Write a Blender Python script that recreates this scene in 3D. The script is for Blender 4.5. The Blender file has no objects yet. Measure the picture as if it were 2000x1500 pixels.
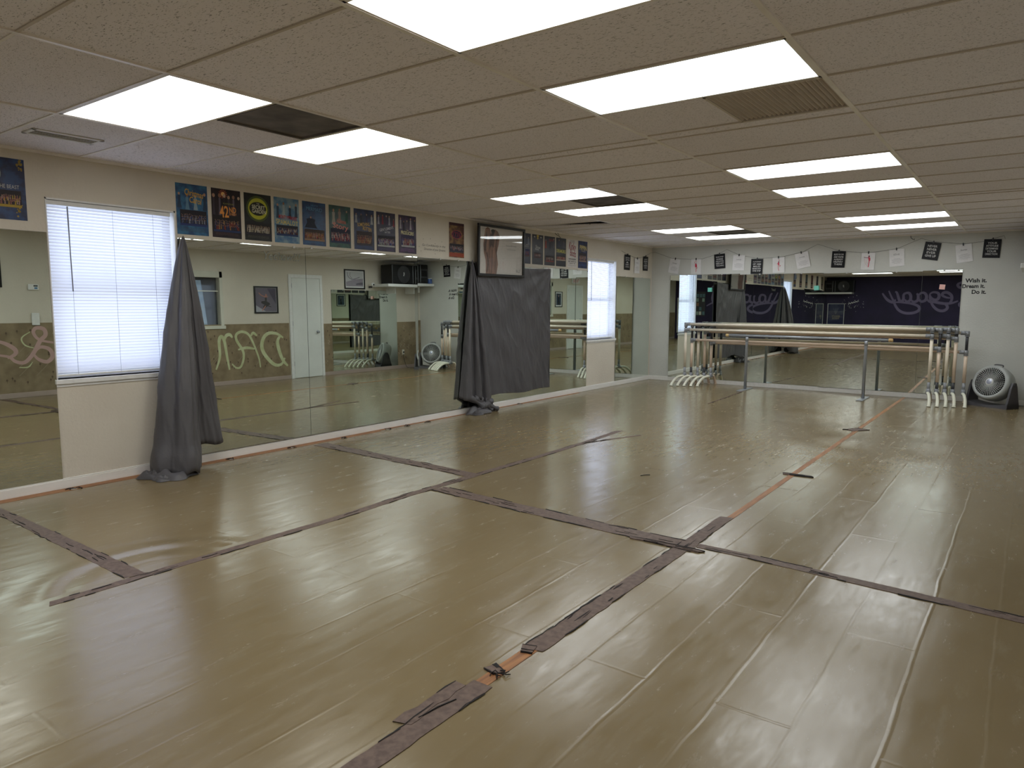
import bpy, bmesh, math, random
from mathutils import Vector, Matrix, noise as mnoise
PI = math.pi
sc = bpy.context.scene
col = sc.collection
random.seed(7)

# ------------------------------------------------------------------ camera, world, exposure
LB, WR, YB, H = 12.22, 6.12, -3.9, 2.457      # back wall y, right wall x, rear wall y, ceiling height
cam = bpy.data.objects.new('camera', bpy.data.cameras.new('camera'))
col.objects.link(cam)
yaw, pit, rol = 0.63426, 0.111945, 0.004265
fw = Vector((-math.sin(yaw), math.cos(yaw), 0)); rt = Vector((math.cos(yaw), math.sin(yaw), 0)); up = Vector((0, 0, 1))
w_ = fw * math.cos(pit) - up * math.sin(pit); u_ = up * math.cos(pit) + fw * math.sin(pit)
r3 = rt * math.cos(rol) + u_ * math.sin(rol); u3 = u_ * math.cos(rol) - rt * math.sin(rol)
cam.matrix_world = Matrix(((r3.x, u3.x, -w_.x, 5.7765), (r3.y, u3.y, -w_.y, 0.0), (r3.z, u3.z, -w_.z, 1.3855), (0, 0, 0, 1)))
cam.data.sensor_width = 36; cam.data.lens = 36 * 1378.23 / 2000; cam.data.clip_start = 0.02
sc.camera = cam
sc.view_settings.view_transform = 'Standard'; sc.view_settings.look = 'None'
sc.view_settings.gamma = 1; sc.view_settings.use_curve_mapping = False
sc.view_settings.exposure = 0.16
LAMP = 7.2            # radiance of the fluorescent lenses
SKY = 2.9
wd = bpy.data.worlds.new('world'); sc.world = wd; wd.use_nodes = True
bg = wd.node_tree.nodes['Background']; bg.inputs[0].default_value = (0.70, 0.80, 1.0, 1); bg.inputs[1].default_value = SKY
try:
    sc.cycles.max_bounces = 14; sc.cycles.diffuse_bounces = 6; sc.cycles.glossy_bounces = 8
    sc.cycles.transmission_bounces = 8; sc.cycles.sample_clamp_indirect = 6
    sc.cycles.blur_glossy = 0.5; sc.cycles.use_denoising = True
except Exception:
    pass

# ------------------------------------------------------------------ materials
def lin(c):
    return tuple((v / 255 / 12.92 if v / 255 <= .04045 else ((v / 255 + .055) / 1.055) ** 2.4) for v in c) + (1,)
MATS = {}
def mat(name, rgb, rough=.6, metal=0., rgb2=None, scale=12., stretch=(1, 1, 1), bump=0., bscale=60., spec=.5, detail=4., lo=.35, hi=.65, coat=0., trans=0., obj_coords=True):
    """principled surface with a procedural two-tone noise and an optional bump"""
    if name in MATS: return MATS[name]
    m = bpy.data.materials.new(name); m.use_nodes = True; nt = m.node_tree; N = nt.nodes; Lk = nt.links
    b = N['Principled BSDF']
    b.inputs['Roughness'].default_value = rough; b.inputs['Metallic'].default_value = metal
    b.inputs['Specular IOR Level'].default_value = spec; b.inputs['Coat Weight'].default_value = coat
    if trans: b.inputs['Transmission Weight'].default_value = trans
    c1 = lin(rgb); c2 = lin(rgb2) if rgb2 else tuple(v * .93 for v in c1[:3]) + (1,)
    tc = N.new('ShaderNodeTexCoord'); mp = N.new('ShaderNodeMapping'); mp.inputs['Scale'].default_value = stretch
    Lk.new(tc.outputs['Object'], mp.inputs[0])
    n = N.new('ShaderNodeTexNoise'); n.inputs['Scale'].default_value = scale; n.inputs['Detail'].default_value = detail
    Lk.new(mp.outputs[0], n.inputs['Vector'])
    r = N.new('ShaderNodeValToRGB'); r.color_ramp.elements[0].position = lo; r.color_ramp.elements[1].position = hi
    r.color_ramp.elements[0].color = c1; r.color_ramp.elements[1].color = c2
    Lk.new(n.outputs['Fac'], r.inputs[0]); Lk.new(r.outputs[0], b.inputs['Base Color'])
    if bump:
        n2 = N.new('ShaderNodeTexNoise'); n2.inputs['Scale'].default_value = bscale; n2.inputs['Detail'].default_value = 3
        Lk.new(mp.outputs[0], n2.inputs['Vector'])
        bp = N.new('ShaderNodeBump'); bp.inputs['Strength'].default_value = bump; bp.inputs['Distance'].default_value = .01
        Lk.new(n2.outputs['Fac'], bp.inputs['Height']); Lk.new(bp.outputs[0], b.inputs['Normal'])
    MATS[name] = m
    return m
def flat(rgb, rough=.6):
    return mat('ink_%d_%d_%d' % rgb, rgb, rough, scale=40)

M_wall = mat('wall_paint', (214, 207, 193), .85, rgb2=(206, 198, 184), scale=1.5, bump=.35, bscale=45, spec=.25)
M_wall_cool = mat('wall_paint_grey', (206, 206, 200), .85, rgb2=(198, 198, 192), scale=1.5, bump=.35, bscale=45, spec=.25)
M_base = mat('baseboard_paint', (234, 232, 228), .45, rgb2=(228, 225, 219), scale=6, stretch=(4, .6, 4), spec=.4)
M_purple = mat('purple_paint', (40, 30, 66), .7, rgb2=(32, 24, 54), scale=2)
M_pine = mat('exposed_wood', (168, 116, 70), .5, rgb2=(124, 80, 48), scale=5, stretch=(14, .8, 1))
M_white = mat('white_enamel', (226, 226, 224), .4, scale=20)
M_black = mat('black_lacquer', (18, 17, 18), .35, scale=20)
M_pvc = mat('cream_pipe', (230, 219, 200), .35, rgb2=(222, 209, 188), scale=4)
M_pvcpink = mat('peach_pipe', (222, 200, 178), .38, rgb2=(214, 190, 168), scale=4)
M_foot = mat('ivory_foot', (226, 224, 206), .4, scale=8)
M_fit = mat('grey_fitting', (150, 152, 156), .38, metal=.1, rgb2=(128, 130, 134), scale=9)
M_dpipe = mat('dark_pipe', (52, 52, 56), .4, scale=9)
M_steel = mat('grey_steel', (158, 162, 168), .35, metal=.4, scale=9)
M_cap = mat('wood_cap', (206, 176, 122), .5, rgb2=(186, 150, 98), scale=18)
M_cloth = mat('grey_satin', (86, 84, 87), .46, rgb2=(79, 77, 80), scale=3, bump=.22, bscale=34, spec=.45)
M_tape = mat('brown_tape', (114, 96, 87), .6, rgb2=(92, 76, 69), scale=5, stretch=(7, 7, 1), spec=.3)
M_torn = mat('torn_edge', (26, 22, 22), .8, scale=30)
M_fan = mat('fan_grey_plastic', (170, 172, 170), .35, scale=6)
M_fandark = mat('fan_charcoal_plastic', (72, 70, 74), .45, scale=6)
M_tee = mat('ceiling_tee', (244, 240, 234), .4, rgb2=(228, 222, 214), scale=3)
M_dark = mat('dark_void', (20, 18, 17), .9, scale=4)
M_soot = mat('dusty_return_panel', (120, 112, 106), .75, rgb2=(84, 78, 74), scale=5, detail=8)
M_paper = mat('white_card', (226, 224, 224), .6, scale=15)
M_blackcard = mat('black_card', (17, 16, 22), .5, spec=.3, scale=15)
M_clip = mat('clear_clip', (200, 200, 196), .25, scale=15)
M_string = mat('grey_string', (92, 90, 88), .8, scale=50)
M_teal = mat('teal_note', (120, 206, 190), .6, scale=10)
M_pink = mat('pink_note', (226, 176, 168), .6, scale=10)
M_brownwain = mat('stencilled_wainscot', (146, 129, 102), .8, rgb2=(124, 108, 84), scale=5)
M_pinkbase = mat('mauve_baseboard', (170, 152, 142), .6, scale=5)

def glass_mat(name, rough=.02):
    m = bpy.data.materials.new(name); m.use_nodes = True; N = m.node_tree.nodes; Lk = m.node_tree.links
    N.clear(); o = N.new('ShaderNodeOutputMaterial'); t = N.new('ShaderNodeBsdfTransparent'); g = N.new('ShaderNodeBsdfGlossy')
    g.inputs['Roughness'].default_value = rough; lw = N.new('ShaderNodeLayerWeight'); lw.inputs[0].default_value = .5
    pw = N.new('ShaderNodeMath'); pw.operation = 'POWER'; pw.inputs[1].default_value = 4; Lk.new(lw.outputs['Facing'], pw.inputs[0])
    f = N.new('ShaderNodeMath'); f.operation = 'MULTIPLY_ADD'; f.inputs[1].default_value = .9; f.inputs[2].default_value = .04; Lk.new(pw.outputs[0], f.inputs[0])
    n = N.new('ShaderNodeTexNoise'); n.inputs['Scale'].default_value = 3; bp = N.new('ShaderNodeBump'); bp.inputs['Strength'].default_value = .08
    Lk.new(n.outputs['Fac'], bp.inputs['Height']); Lk.new(bp.outputs[0], g.inputs['Normal'])
    x = N.new('ShaderNodeMixShader'); Lk.new(f.outputs[0], x.inputs[0]); Lk.new(t.outputs[0], x.inputs[1]); Lk.new(g.outputs[0], x.inputs[2]); Lk.new(x.outputs[0], o.inputs[0])
    return m
M_glass = glass_mat('pane_glass')

def mirror_mat():
    m = bpy.data.materials.new('silvered_mirror'); m.use_nodes = True; N = m.node_tree.nodes; Lk = m.node_tree.links
    b = N['Principled BSDF']; b.inputs['Metallic'].default_value = 1; b.inputs['Roughness'].default_value = 0
    n = N.new('ShaderNodeTexNoise'); n.inputs['Scale'].default_value = .7
    r = N.new('ShaderNodeValToRGB'); r.color_ramp.elements[0].color = (.75, .81, .755, 1); r.color_ramp.elements[1].color = (.79, .85, .80, 1)
    Lk.new(n.outputs['Fac'], r.inputs[0]); Lk.new(r.outputs[0], b.inputs['Base Color'])
    return m
M_mirror = mirror_mat()
M_mirredge = mat('mirror_edge', (60, 72, 66), .3, scale=9)

def slat_mat():
    m = bpy.data.materials.new('translucent_slat'); m.use_nodes = True; N = m.node_tree.nodes; Lk = m.node_tree.links
    N.clear(); o = N.new('ShaderNodeOutputMaterial'); d = N.new('ShaderNodeBsdfDiffuse'); t = N.new('ShaderNodeBsdfTranslucent')
    n = N.new('ShaderNodeTexNoise'); n.inputs['Scale'].default_value = 2.0
    r = N.new('ShaderNodeValToRGB'); r.color_ramp.elements[0].color = (.80, .82, .90, 1); r.color_ramp.elements[1].color = (.86, .87, .92, 1)
    Lk.new(n.outputs['Fac'], r.inputs[0]); Lk.new(r.outputs[0], d.inputs[0]); Lk.new(r.outputs[0], t.inputs[0])
    x = N.new('ShaderNodeMixShader'); x.inputs[0].default_value = .42
    Lk.new(d.outputs[0], x.inputs[1]); Lk.new(t.outputs[0], x.inputs[2]); Lk.new(x.outputs[0], o.inputs[0])
    return m
M_slat = slat_mat()

def lens_mat(name, tint, k):
    m = bpy.data.materials.new(name); m.use_nodes = True; N = m.node_tree.nodes; Lk = m.node_tree.links
    b = N['Principled BSDF']; b.inputs['Roughness'].default_value = .4; b.inputs['Base Color'].default_value = (.7, .7, .7, 1)
    tc = N.new('ShaderNodeTexCoord'); s = N.new('ShaderNodeSeparateXYZ'); Lk.new(tc.outputs['Object'], s.inputs[0])
    # two pairs of tubes behind the lens: brighter bands running along x
    a = N.new('ShaderNodeMath'); a.operation = 'MULTIPLY'; a.inputs[1].default_value = 2 * PI / .30; Lk.new(s.outputs['Y'], a.inputs[0])
    c = N.new('ShaderNodeMath'); c.operation = 'COSINE'; Lk.new(a.outputs[0], c.inputs[0])
    e = N.new('ShaderNodeMath'); e.operation = 'MULTIPLY_ADD'; e.inputs[1].default_value = -.22 * k; e.inputs[2].default_value = .9 * k; Lk.new(c.outputs[0], e.inputs[0])
    b.inputs['Emission Color'].default_value = tint + (1,); Lk.new(e.outputs[0], b.inputs['Emission Strength'])
    ck = N.new('ShaderNodeTexWave'); ck.inputs['Scale'].default_value = 40; bp = N.new('ShaderNodeBump'); bp.inputs['Strength'].default_value = .2
    Lk.new(tc.outputs['Object'], ck.inputs[0]); Lk.new(ck.outputs['Fac'], bp.inputs['Height']); Lk.new(bp.outputs[0], b.inputs['Normal'])
    return m
M_lens_cool = lens_mat('lens_cool', (.86, .99, 1.0), LAMP * .95)
M_lens_warm = lens_mat('lens_warm', (1.0, .99, .88), LAMP * .85)
M_lens_white = lens_mat('lens_white', (1.0, .98, .96), LAMP)
M_lens_far = lens_mat('lens_far', (.93, .98, 1.0), LAMP * 1.05)

def floor_mat():
    m = bpy.data.materials.new('olive_vinyl'); m.use_nodes = True; N = m.node_tree.nodes; Lk = m.node_tree.links
    b = N['Principled BSDF']; tc = N.new('ShaderNodeTexCoord')
    def mp(s, rot=0, loc=(0, 0, 0)):
        q = N.new('ShaderNodeMapping'); q.inputs['Scale'].default_value = s; q.inputs['Rotation'].default_value = (0, 0, rot); q.inputs['Location'].default_value = loc
        Lk.new(tc.outputs['Object'], q.inputs[0]); return q
    def noise(s, sc_, d=4, rot=0, ro=.5):
        q = mp(s, rot); n = N.new('ShaderNodeTexNoise'); n.inputs['Scale'].default_value = sc_; n.inputs['Detail'].default_value = d; n.inputs['Roughness'].default_value = ro
        Lk.new(q.outputs[0], n.inputs['Vector']); return n
    def math_(op, a, b_=None, c=None):
        q = N.new('ShaderNodeMath'); q.operation = op
        for i, v in enumerate((a, b_, c)):
            if v is None: continue
            if isinstance(v, (int, float)): q.inputs[i].default_value = v
            else: Lk.new(v, q.inputs[i])
        return q.outputs[0]
    def ramp(v, p0, c0, p1, c1):
        r = N.new('ShaderNodeValToRGB'); r.color_ramp.elements[0].position = p0; r.color_ramp.elements[1].position = p1
        r.color_ramp.elements[0].color = c0; r.color_ramp.elements[1].color = c1; Lk.new(v, r.inputs[0]); return r.outputs[0]
    g = lambda v: (v, v, v, 1)
    # colour: olive tan, paler cloudy wear drawn out along y
    n1 = noise((1.0, .45, 1), 1.6, 5); base = ramp(n1.outputs['Fac'], .3, lin((121, 105, 75)), .72, lin((131, 116, 87)))
    n2 = noise((5, 1.2, 1), 3.0, 7, 0, .65); wear = ramp(n2.outputs['Fac'], .55, g(0), .75, g(1))
    mx = N.new('ShaderNodeMix'); mx.data_type = 'RGBA'; Lk.new(math_('MULTIPLY', wear, .32), mx.inputs['Factor']); Lk.new(base, mx.inputs['A']); mx.inputs['B'].default_value = lin((150, 141, 120))
    # scratches and specks
    def scratches(rot, s):
        q = noise((s, 3.0, 1), 4.0, 2, rot); return ramp(q.outputs['Fac'], .73, g(0), .76, g(1))
    s1 = math_('MAXIMUM', scratches(.5, 22), scratches(-.9, 26))
    mx2 = N.new('ShaderNodeMix'); mx2.data_type = 'RGBA'; Lk.new(math_('MULTIPLY', s1, .14), mx2.inputs['Factor']); Lk.new(mx.outputs['Result'], mx2.inputs['A']); mx2.inputs['B'].default_value = lin((172, 164, 144))
    sp = noise((1, 1, 1), 26, 2); spk = ramp(sp.outputs['Fac'], .79, g(0), .81, g(1))
    mx3 = N.new('ShaderNodeMix'); mx3.data_type = 'RGBA'; Lk.new(math_('MULTIPLY', spk, .6), mx3.inputs['Factor']); Lk.new(mx2.outputs['Result'], mx3.inputs['A']); mx3.inputs['B'].default_value = lin((74, 62, 48))
    Lk.new(mx3.outputs['Result'], b.inputs['Base Color'])
    # gloss
    n3 = noise((5, 1.3, 1), 3.0, 9, 0, .78)
    rr = ramp(n3.outputs['Fac'], .34, g(.15), .68, g(.30)); Lk.new(rr, b.inputs['Roughness'])
    b.inputs['Specular IOR Level'].default_value = .5; b.inputs['Coat Weight'].default_value = .0; b.inputs['Coat Roughness'].default_value = .2
    # boards telegraphing through the sheet
    q = mp((1, 1, 1), PI / 2); br = N.new('ShaderNodeTexBrick'); br.inputs['Scale'].default_value = 1; br.inputs['Mortar Size'].default_value = .012
    br.inputs['Mortar Smooth'].default_value = 1; br.inputs['Brick Width'].default_value = 2.3; br.inputs['Row Height'].default_value = .262; br.offset = .37
    br.inputs['Color1'].default_value = g(.25); br.inputs['Color2'].default_value = g(.75); br.inputs['Mortar'].default_value = g(1)
    wob = noise((1, 1, 1), 2.2, 2); wa = N.new('ShaderNodeVectorMath'); wa.operation = 'MULTIPLY_ADD'
    Lk.new(wob.outputs['Color'], wa.inputs[0]); wa.inputs[1].default_value = (.022, .03, 0); Lk.new(q.outputs[0], wa.inputs[2]); Lk.new(wa.outputs[0], br.inputs['Vector'])
    n4 = noise((1, .4, 1), 7, 3); n5 = noise((1.5, .7, 1), 30, 2)
    q5 = noise((4, .5, 1), 2.0, 2)
    sx0 = N.new('ShaderNodeSeparateXYZ'); Lk.new(tc.outputs['Object'], sx0.inputs[0])
    buck = N.new('ShaderNodeMapRange'); buck.inputs['From Min'].default_value = 3.0; buck.inputs['From Max'].default_value = 4.8; buck.inputs['To Min'].default_value = .012; buck.inputs['To Max'].default_value = .034; Lk.new(sx0.outputs['X'], buck.inputs['Value'])
    hh = math_('ADD', math_('MULTIPLY', br.outputs['Fac'], buck.outputs[0]), math_('MULTIPLY', n4.outputs['Fac'], .085))
    hh = math_('ADD', hh, math_('MULTIPLY', n5.outputs['Fac'], .012))
    hh = math_('ADD', hh, math_('MULTIPLY', q5.outputs['Fac'], .10))
    # buckled vinyl beside the tape junction near the left wall
    dv = N.new('ShaderNodeVectorMath'); dv.operation = 'DISTANCE'; Lk.new(tc.outputs['Object'], dv.inputs[0]); dv.inputs[1].default_value = (2.3, 1.75, 0)
    ring = math_('MULTIPLY', math_('SINE', math_('MULTIPLY', dv.outputs['Value'], 26)), ramp(math_('ABSOLUTE', math_('SUBTRACT', dv.outputs['Value'], .50)), .05, g(.22), .22, g(0)))
    sx = N.new('ShaderNodeSeparateXYZ'); Lk.new(tc.outputs['Object'], sx.inputs[0])
    ring = math_('MULTIPLY', ring, math_('LESS_THAN', sx.outputs['X'], 2.13))
    hh = math_('ADD', hh, ring)
    bp = N.new('ShaderNodeBump'); bp.inputs['Strength'].default_value = .55; bp.inputs['Distance'].default_value = .03
    Lk.new(hh, bp.inputs['Height']); Lk.new(bp.outputs[0], b.inputs['Normal']); Lk.new(bp.outputs[0], b.inputs['Coat Normal'])
    return m
M_floor = floor_mat()

def tile_mat(name, rgb, rot, sx, sy):
    m = bpy.data.materials.new(name); m.use_nodes = True; N = m.node_tree.nodes; Lk = m.node_tree.links
    b = N['Principled BSDF']; b.inputs['Roughness'].default_value = .95; b.inputs['Specular IOR Level'].default_value = .1
    tc = N.new('ShaderNodeTexCoord'); mp = N.new('ShaderNodeMapping'); mp.inputs['Scale'].default_value = (sx, sy, 1); mp.inputs['Rotation'].default_value = (0, 0, rot); Lk.new(tc.outputs['Object'], mp.inputs[0])
    n = N.new('ShaderNodeTexNoise'); n.inputs['Scale'].default_value = 1; n.inputs['Detail'].default_value = 2.5; n.inputs['Distortion'].default_value = .6; Lk.new(mp.outputs[0], n.inputs['Vector'])
    r = N.new('ShaderNodeValToRGB'); r.color_ramp.elements[0].position = .60; r.color_ramp.elements[1].position = .68
    r.color_ramp.elements[0].color = lin(rgb); r.color_ramp.elements[1].color = lin(tuple(int(v * .66) for v in rgb))
    Lk.new(n.outputs['Fac'], r.inputs[0])
    n2 = N.new('ShaderNodeTexNoise'); n2.inputs['Scale'].default_value = 1.1; Lk.new(tc.outputs['Object'], n2.inputs['Vector'])
    mx = N.new('ShaderNodeMix'); mx.data_type = 'RGBA'; mx.blend_type = 'MULTIPLY'; mx.inputs['Factor'].default_value = .35
    Lk.new(r.outputs[0], mx.inputs['A']); r2 = N.new('ShaderNodeValToRGB'); r2.color_ramp.elements[0].position = .3; r2.color_ramp.elements[1].position = .6
    r2.color_ramp.elements[0].color = (.88, .86, .84, 1); r2.color_ramp.elements[1].color = (1, 1, 1, 1); Lk.new(n2.outputs['Fac'], r2.inputs[0]); Lk.new(r2.outputs[0], mx.inputs['B'])
    Lk.new(mx.outputs['Result'], b.inputs['Base Color'])
    bp = N.new('ShaderNodeBump'); bp.inputs['Strength'].default_value = .5; bp.inputs['Distance'].default_value = .004; bp.invert = True
    Lk.new(r.outputs['Color'], bp.inputs['Height']); Lk.new(bp.outputs[0], b.inputs['Normal'])
    return m
TC = (242, 238, 242)
M_tiles = [tile_mat('fissured_tile_a', TC, .25, 62, 190), tile_mat('fissured_tile_b', (238, 234, 238), .6, 120, 210), tile_mat('fissured_tile_c', (243, 239, 243), -.3, 150, 60)]

# ------------------------------------------------------------------ mesh builder
class MB:
    def __init__(s): s.v = []; s.f = []; s.m = []; s.sm = []
    def add(s, vs, fs, m=0, smooth=False):
        o = len(s.v); s.v += [tuple(v) for v in vs]; s.f += [tuple(i + o for i in f) for f in fs]; s.m += [m] * len(fs); s.sm += [smooth] * len(fs); return s
    def box(s, a, b, m=0, mw=None):
        (x0, y0, z0), (x1, y1, z1) = a, b
        if x0 > x1: x0, x1 = x1, x0
        if y0 > y1: y0, y1 = y1, y0
        if z0 > z1: z0, z1 = z1, z0
        vs = [Vector(p) for p in ((x0, y0, z0), (x1, y0, z0), (x1, y1, z0), (x0, y1, z0), (x0, y0, z1), (x1, y0, z1), (x1, y1, z1), (x0, y1, z1))]
        if mw: vs = [mw @ v for v in vs]
        return s.add(vs, [(0, 3, 2, 1), (4, 5, 6, 7), (0, 1, 5, 4), (1, 2, 6, 5), (2, 3, 7, 6), (3, 0, 4, 7)], m)
    def rbox(s, a, b, r=.004, m=0, mw=None):
        bm = bmesh.new(); a, b = tuple(map(min, zip(a, b))), tuple(map(max, zip(a, b))); c = [(a[i] + b[i]) / 2 for i in range(3)]; d = [abs(b[i] - a[i]) for i in range(3)]
        bmesh.ops.create_cube(bm, size=1, matrix=Matrix.Translation(c) @ Matrix.Diagonal(d + [1]))
        bmesh.ops.bevel(bm, geom=bm.edges[:], offset=min(r, min(d) * .45), segments=2, affect='EDGES', profile=.5)
        return s.bm(bm, m, mw)
    def bm(s, bm, m=0, mw=None, smooth=False):
        bm.verts.index_update(); vs = [(mw @ v.co) if mw else v.co.copy() for v in bm.verts]
        s.add(vs, [tuple(v.index for v in f.verts) for f in bm.faces], m, smooth); bm.free(); return s
    def tube(s, pts, r, n=12, m=0, closed=False, cap=True, flat_=1.0):
        pts = [Vector(p) for p in pts]; k = len(pts); rs = r if isinstance(r, (list, tuple)) else [r] * k
        T = []
        for i in range(k):
            a = pts[(i - 1) % k] if (closed or i) else pts[0]; b = pts[(i + 1) % k] if (closed or i < k - 1) else pts[-1]
            T.append((b - a).normalized())
        nrm = T[0].orthogonal().normalized(); vs = []; fs = []
        for i in range(k):
            nrm = (nrm - T[i] * nrm.dot(T[i])).normalized(); bn = T[i].cross(nrm)
            for j in range(n):
                a = 2 * PI * j / n; vs.append(pts[i] + (nrm * math.cos(a) + bn * math.sin(a) * flat_) * rs[i])
        for i in range(k if closed else k - 1):
            for j in range(n):
                a = i * n + j; b = i * n + (j + 1) % n; c = ((i + 1) % k) * n + (j + 1) % n; d = ((i + 1) % k) * n + j
                fs.append((a, b, c, d))
        s.add(vs, fs, m, True)
        if cap and not closed:
            o = len(s.v) - len(vs)
            s.f += [tuple(o + j for j in reversed(range(n))), tuple(o + (k - 1) * n + j for j in range(n))]; s.m += [m, m]; s.sm += [False, False]
        return s
    def lathe(s, prof, n=32, m=0, mw=None):
        vs = []; fs = []
        for (r, z) in prof:
            for j in range(n): a = 2 * PI * j / n; vs.append(Vector((r * math.cos(a), r * math.sin(a), z)))
        for i in range(len(prof) - 1):
            for j in range(n): fs.append((i * n + j, i * n + (j + 1) % n, (i + 1) * n + (j + 1) % n, (i + 1) * n + j))
        if mw: vs = [mw @ v for v in vs]
        return s.add(vs, fs, m, True)
    def poly(s, pts, z=0, m=0):      # planar polygon in local xy at height z
        n = len(pts); return s.add([(p[0], p[1], z) for p in pts], [tuple(range(n))], m)
    def disc(s, cx, cy, rx, ry=None, z=0, n=12, m=0, rot=0):
        ry = ry or rx; c, q = math.cos(rot), math.sin(rot)
        return s.poly([(cx + rx * math.cos(2 * PI * i / n) * c - ry * math.sin(2 * PI * i / n) * q, cy + rx * math.cos(2 * PI * i / n) * q + ry * math.sin(2 * PI * i / n) * c) for i in range(n)], z, m)
    def stroke(s, pts, w, z=0, m=0, taper=False):     # painted brush stroke in local xy
        pts = smooth_path(pts, 5); k = len(pts); vs = []; 
        for i, p in enumerate(pts):
            a = pts[max(i - 1, 0)]; b = pts[min(i + 1, k - 1)]; d = Vector((b[0] - a[0], b[1] - a[1])).normalized() if a != b else Vector((1, 0)); nn = Vector((-d.y, d.x))
            ww = w * (1 - .55 * abs(2 * i / (k - 1) - 1) ** 2 if taper else 1)
            vs += [(p[0] + nn.x * ww / 2, p[1] + nn.y * ww / 2, z + i * .00002), (p[0] - nn.x * ww / 2, p[1] - nn.y * ww / 2, z + i * .00002)]
        return s.add(vs, [(2 * i, 2 * i + 1, 2 * i + 3, 2 * i + 2) for i in range(k - 1)], m)
    def text(s, body, size, x=0, y=0, z=0, m=0, align='CENTER', bold=0., sx=1., shear=0., rot=0., mirror=False):
        vs, fs = text_geo(body, bold, align, shear); c, q = math.cos(rot), math.sin(rot)
        P = [((v[0] * sx * (-1 if mirror else 1)) * size, v[1] * size) for v in vs]
        return s.add([(x + a * c - b * q, y + a * q + b * c, z) for a, b in P], [f[::-1] if mirror else f for f in fs], m)
    def fittext(s, body, width, height, x, y, z, m=0, bold=0., shear=0., rot=0., align='CENTER'):
        vs, fs = text_geo(body, bold, 'CENTER', shear)
        xs = [v[0] for v in vs]; ys = [v[1] for v in vs]; w0 = max(xs) - min(xs); h0 = max(ys) - min(ys)
        cx = (max(xs) + min(xs)) / 2; cy = (max(ys) + min(ys)) / 2; c, q = math.cos(rot), math.sin(rot); o = []
        for v in vs:
            a = (v[0] - cx) * width / w0; b = (v[1] - cy) * height / h0; o.append((x + a * c - b * q, y + a * q + b * c, z))
        return s.add(o, fs, m)
    def build(s, name, mats, parent=None, mw=None, autosmooth=True):
        me = bpy.data.meshes.new(name); me.from_pydata([tuple(v) for v in s.v], [], s.f)
        for m in (mats if isinstance(mats, (list, tuple)) else [mats]): me.materials.append(m)
        me.polygons.foreach_set('material_index', s.m); me.polygons.foreach_set('use_smooth', s.sm); me.update()
        o = bpy.data.objects.new(name, me); col.objects.link(o)
        if parent: o.parent = parent
        if mw is not None:
            o.matrix_basis = mw
        return o
_tx = {}
def text_geo(body, bold, align, shear):
    k = (body, bold, align, shear)
    if k not in _tx:
        c = bpy.data.curves.new('t', 'FONT'); c.body = body; c.size = 1; c.offset = bold; c.align_x = align; c.shear = shear; c.resolution_u = 3; c.fill_mode = 'FRONT'
        o = bpy.data.objects.new('t', c); me = bpy.data.meshes.new_from_object(o)
        _tx[k] = ([tuple(v.co) for v in me.vertices], [tuple(p.vertices) for p in me.polygons])
        bpy.data.objects.remove(o); bpy.data.meshes.remove(me); bpy.data.curves.remove(c)
    return _tx[k]
def smooth_path(pts, n=5):
    if len(pts) < 3: return [tuple(p) for p in pts]
    out = []; P = [Vector(p) for p in pts]
    for i in range(len(P) - 1):
        a = P[max(i - 1, 0)]; b = P[i]; c = P[i + 1]; d = P[min(i + 2, len(P) - 1)]
        for j in range(n):
            t = j / n; out.append(tuple(.5 * ((2 * b) + (c - a) * t + (2 * a - 5 * b + 4 * c - d) * t * t + (3 * b - a - 3 * c + d) * t ** 3)))
    out.append(tuple(P[-1])); return out
def wrinkle(x, y, z, s=1.):
    """ridged creases for cloth"""
    a = mnoise.noise(Vector((y * 5 + z * 2.2, z * 1.6 - y * 1.2, x * 3))); b = mnoise.noise(Vector((y * 15 + z * 4 + 7, z * 2.6 - y * 4, 3.1))); c = mnoise.noise(Vector((y * 30 + z * 9, z * 13 - y * 6, 9.7)))
    return s * ((1 - abs(a)) ** 6 * .012 + (1 - abs(b)) ** 6 * .006 + (1 - abs(c)) ** 5 * .0022)
def tag(o, label=None, cat=None, group=None, kind=None):
    if label: o['label'] = label
    if cat: o['category'] = cat
    if group: o['group'] = group
    if kind: o['kind'] = kind
    return o
def empty(name, loc=(0, 0, 0), mw=None):
    o = bpy.data.objects.new(name, None); col.objects.link(o); o.empty_display_size = .1
    if mw is not None: o.matrix_basis = mw
    else: o.location = loc
    return o
def frame(side, a, z, off=0., roll=0., yaw_=0., tilt=0.):
    """local x = right as one faces the wall, y = up, z = out of the wall"""
    if side == 'left': R = Matrix(((0, 0, 1), (1, 0, 0), (0, 1, 0))); p = Vector((off, a, z))
    elif side == 'back': R = Matrix(((1, 0, 0), (0, 0, -1), (0, 1, 0))); p = Vector((a, LB - off, z))
    elif side == 'right': R = Matrix(((0, 0, -1), (-1, 0, 0), (0, 1, 0))); p = Vector((WR - off, a, z))
    elif side == 'rear': R = Matrix(((-1, 0, 0), (0, 0, 1), (0, 1, 0))); p = Vector((a, YB + off, z))
    m = Matrix.Translation(p) @ R.to_4x4()
    if roll: m = m @ Matrix.Rotation(roll, 4, 'Z')
    if yaw_: m = m @ Matrix.Rotation(yaw_, 4, 'Y')
    if tilt: m = m @ Matrix.Rotation(tilt, 4, 'X')
    return m

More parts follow.
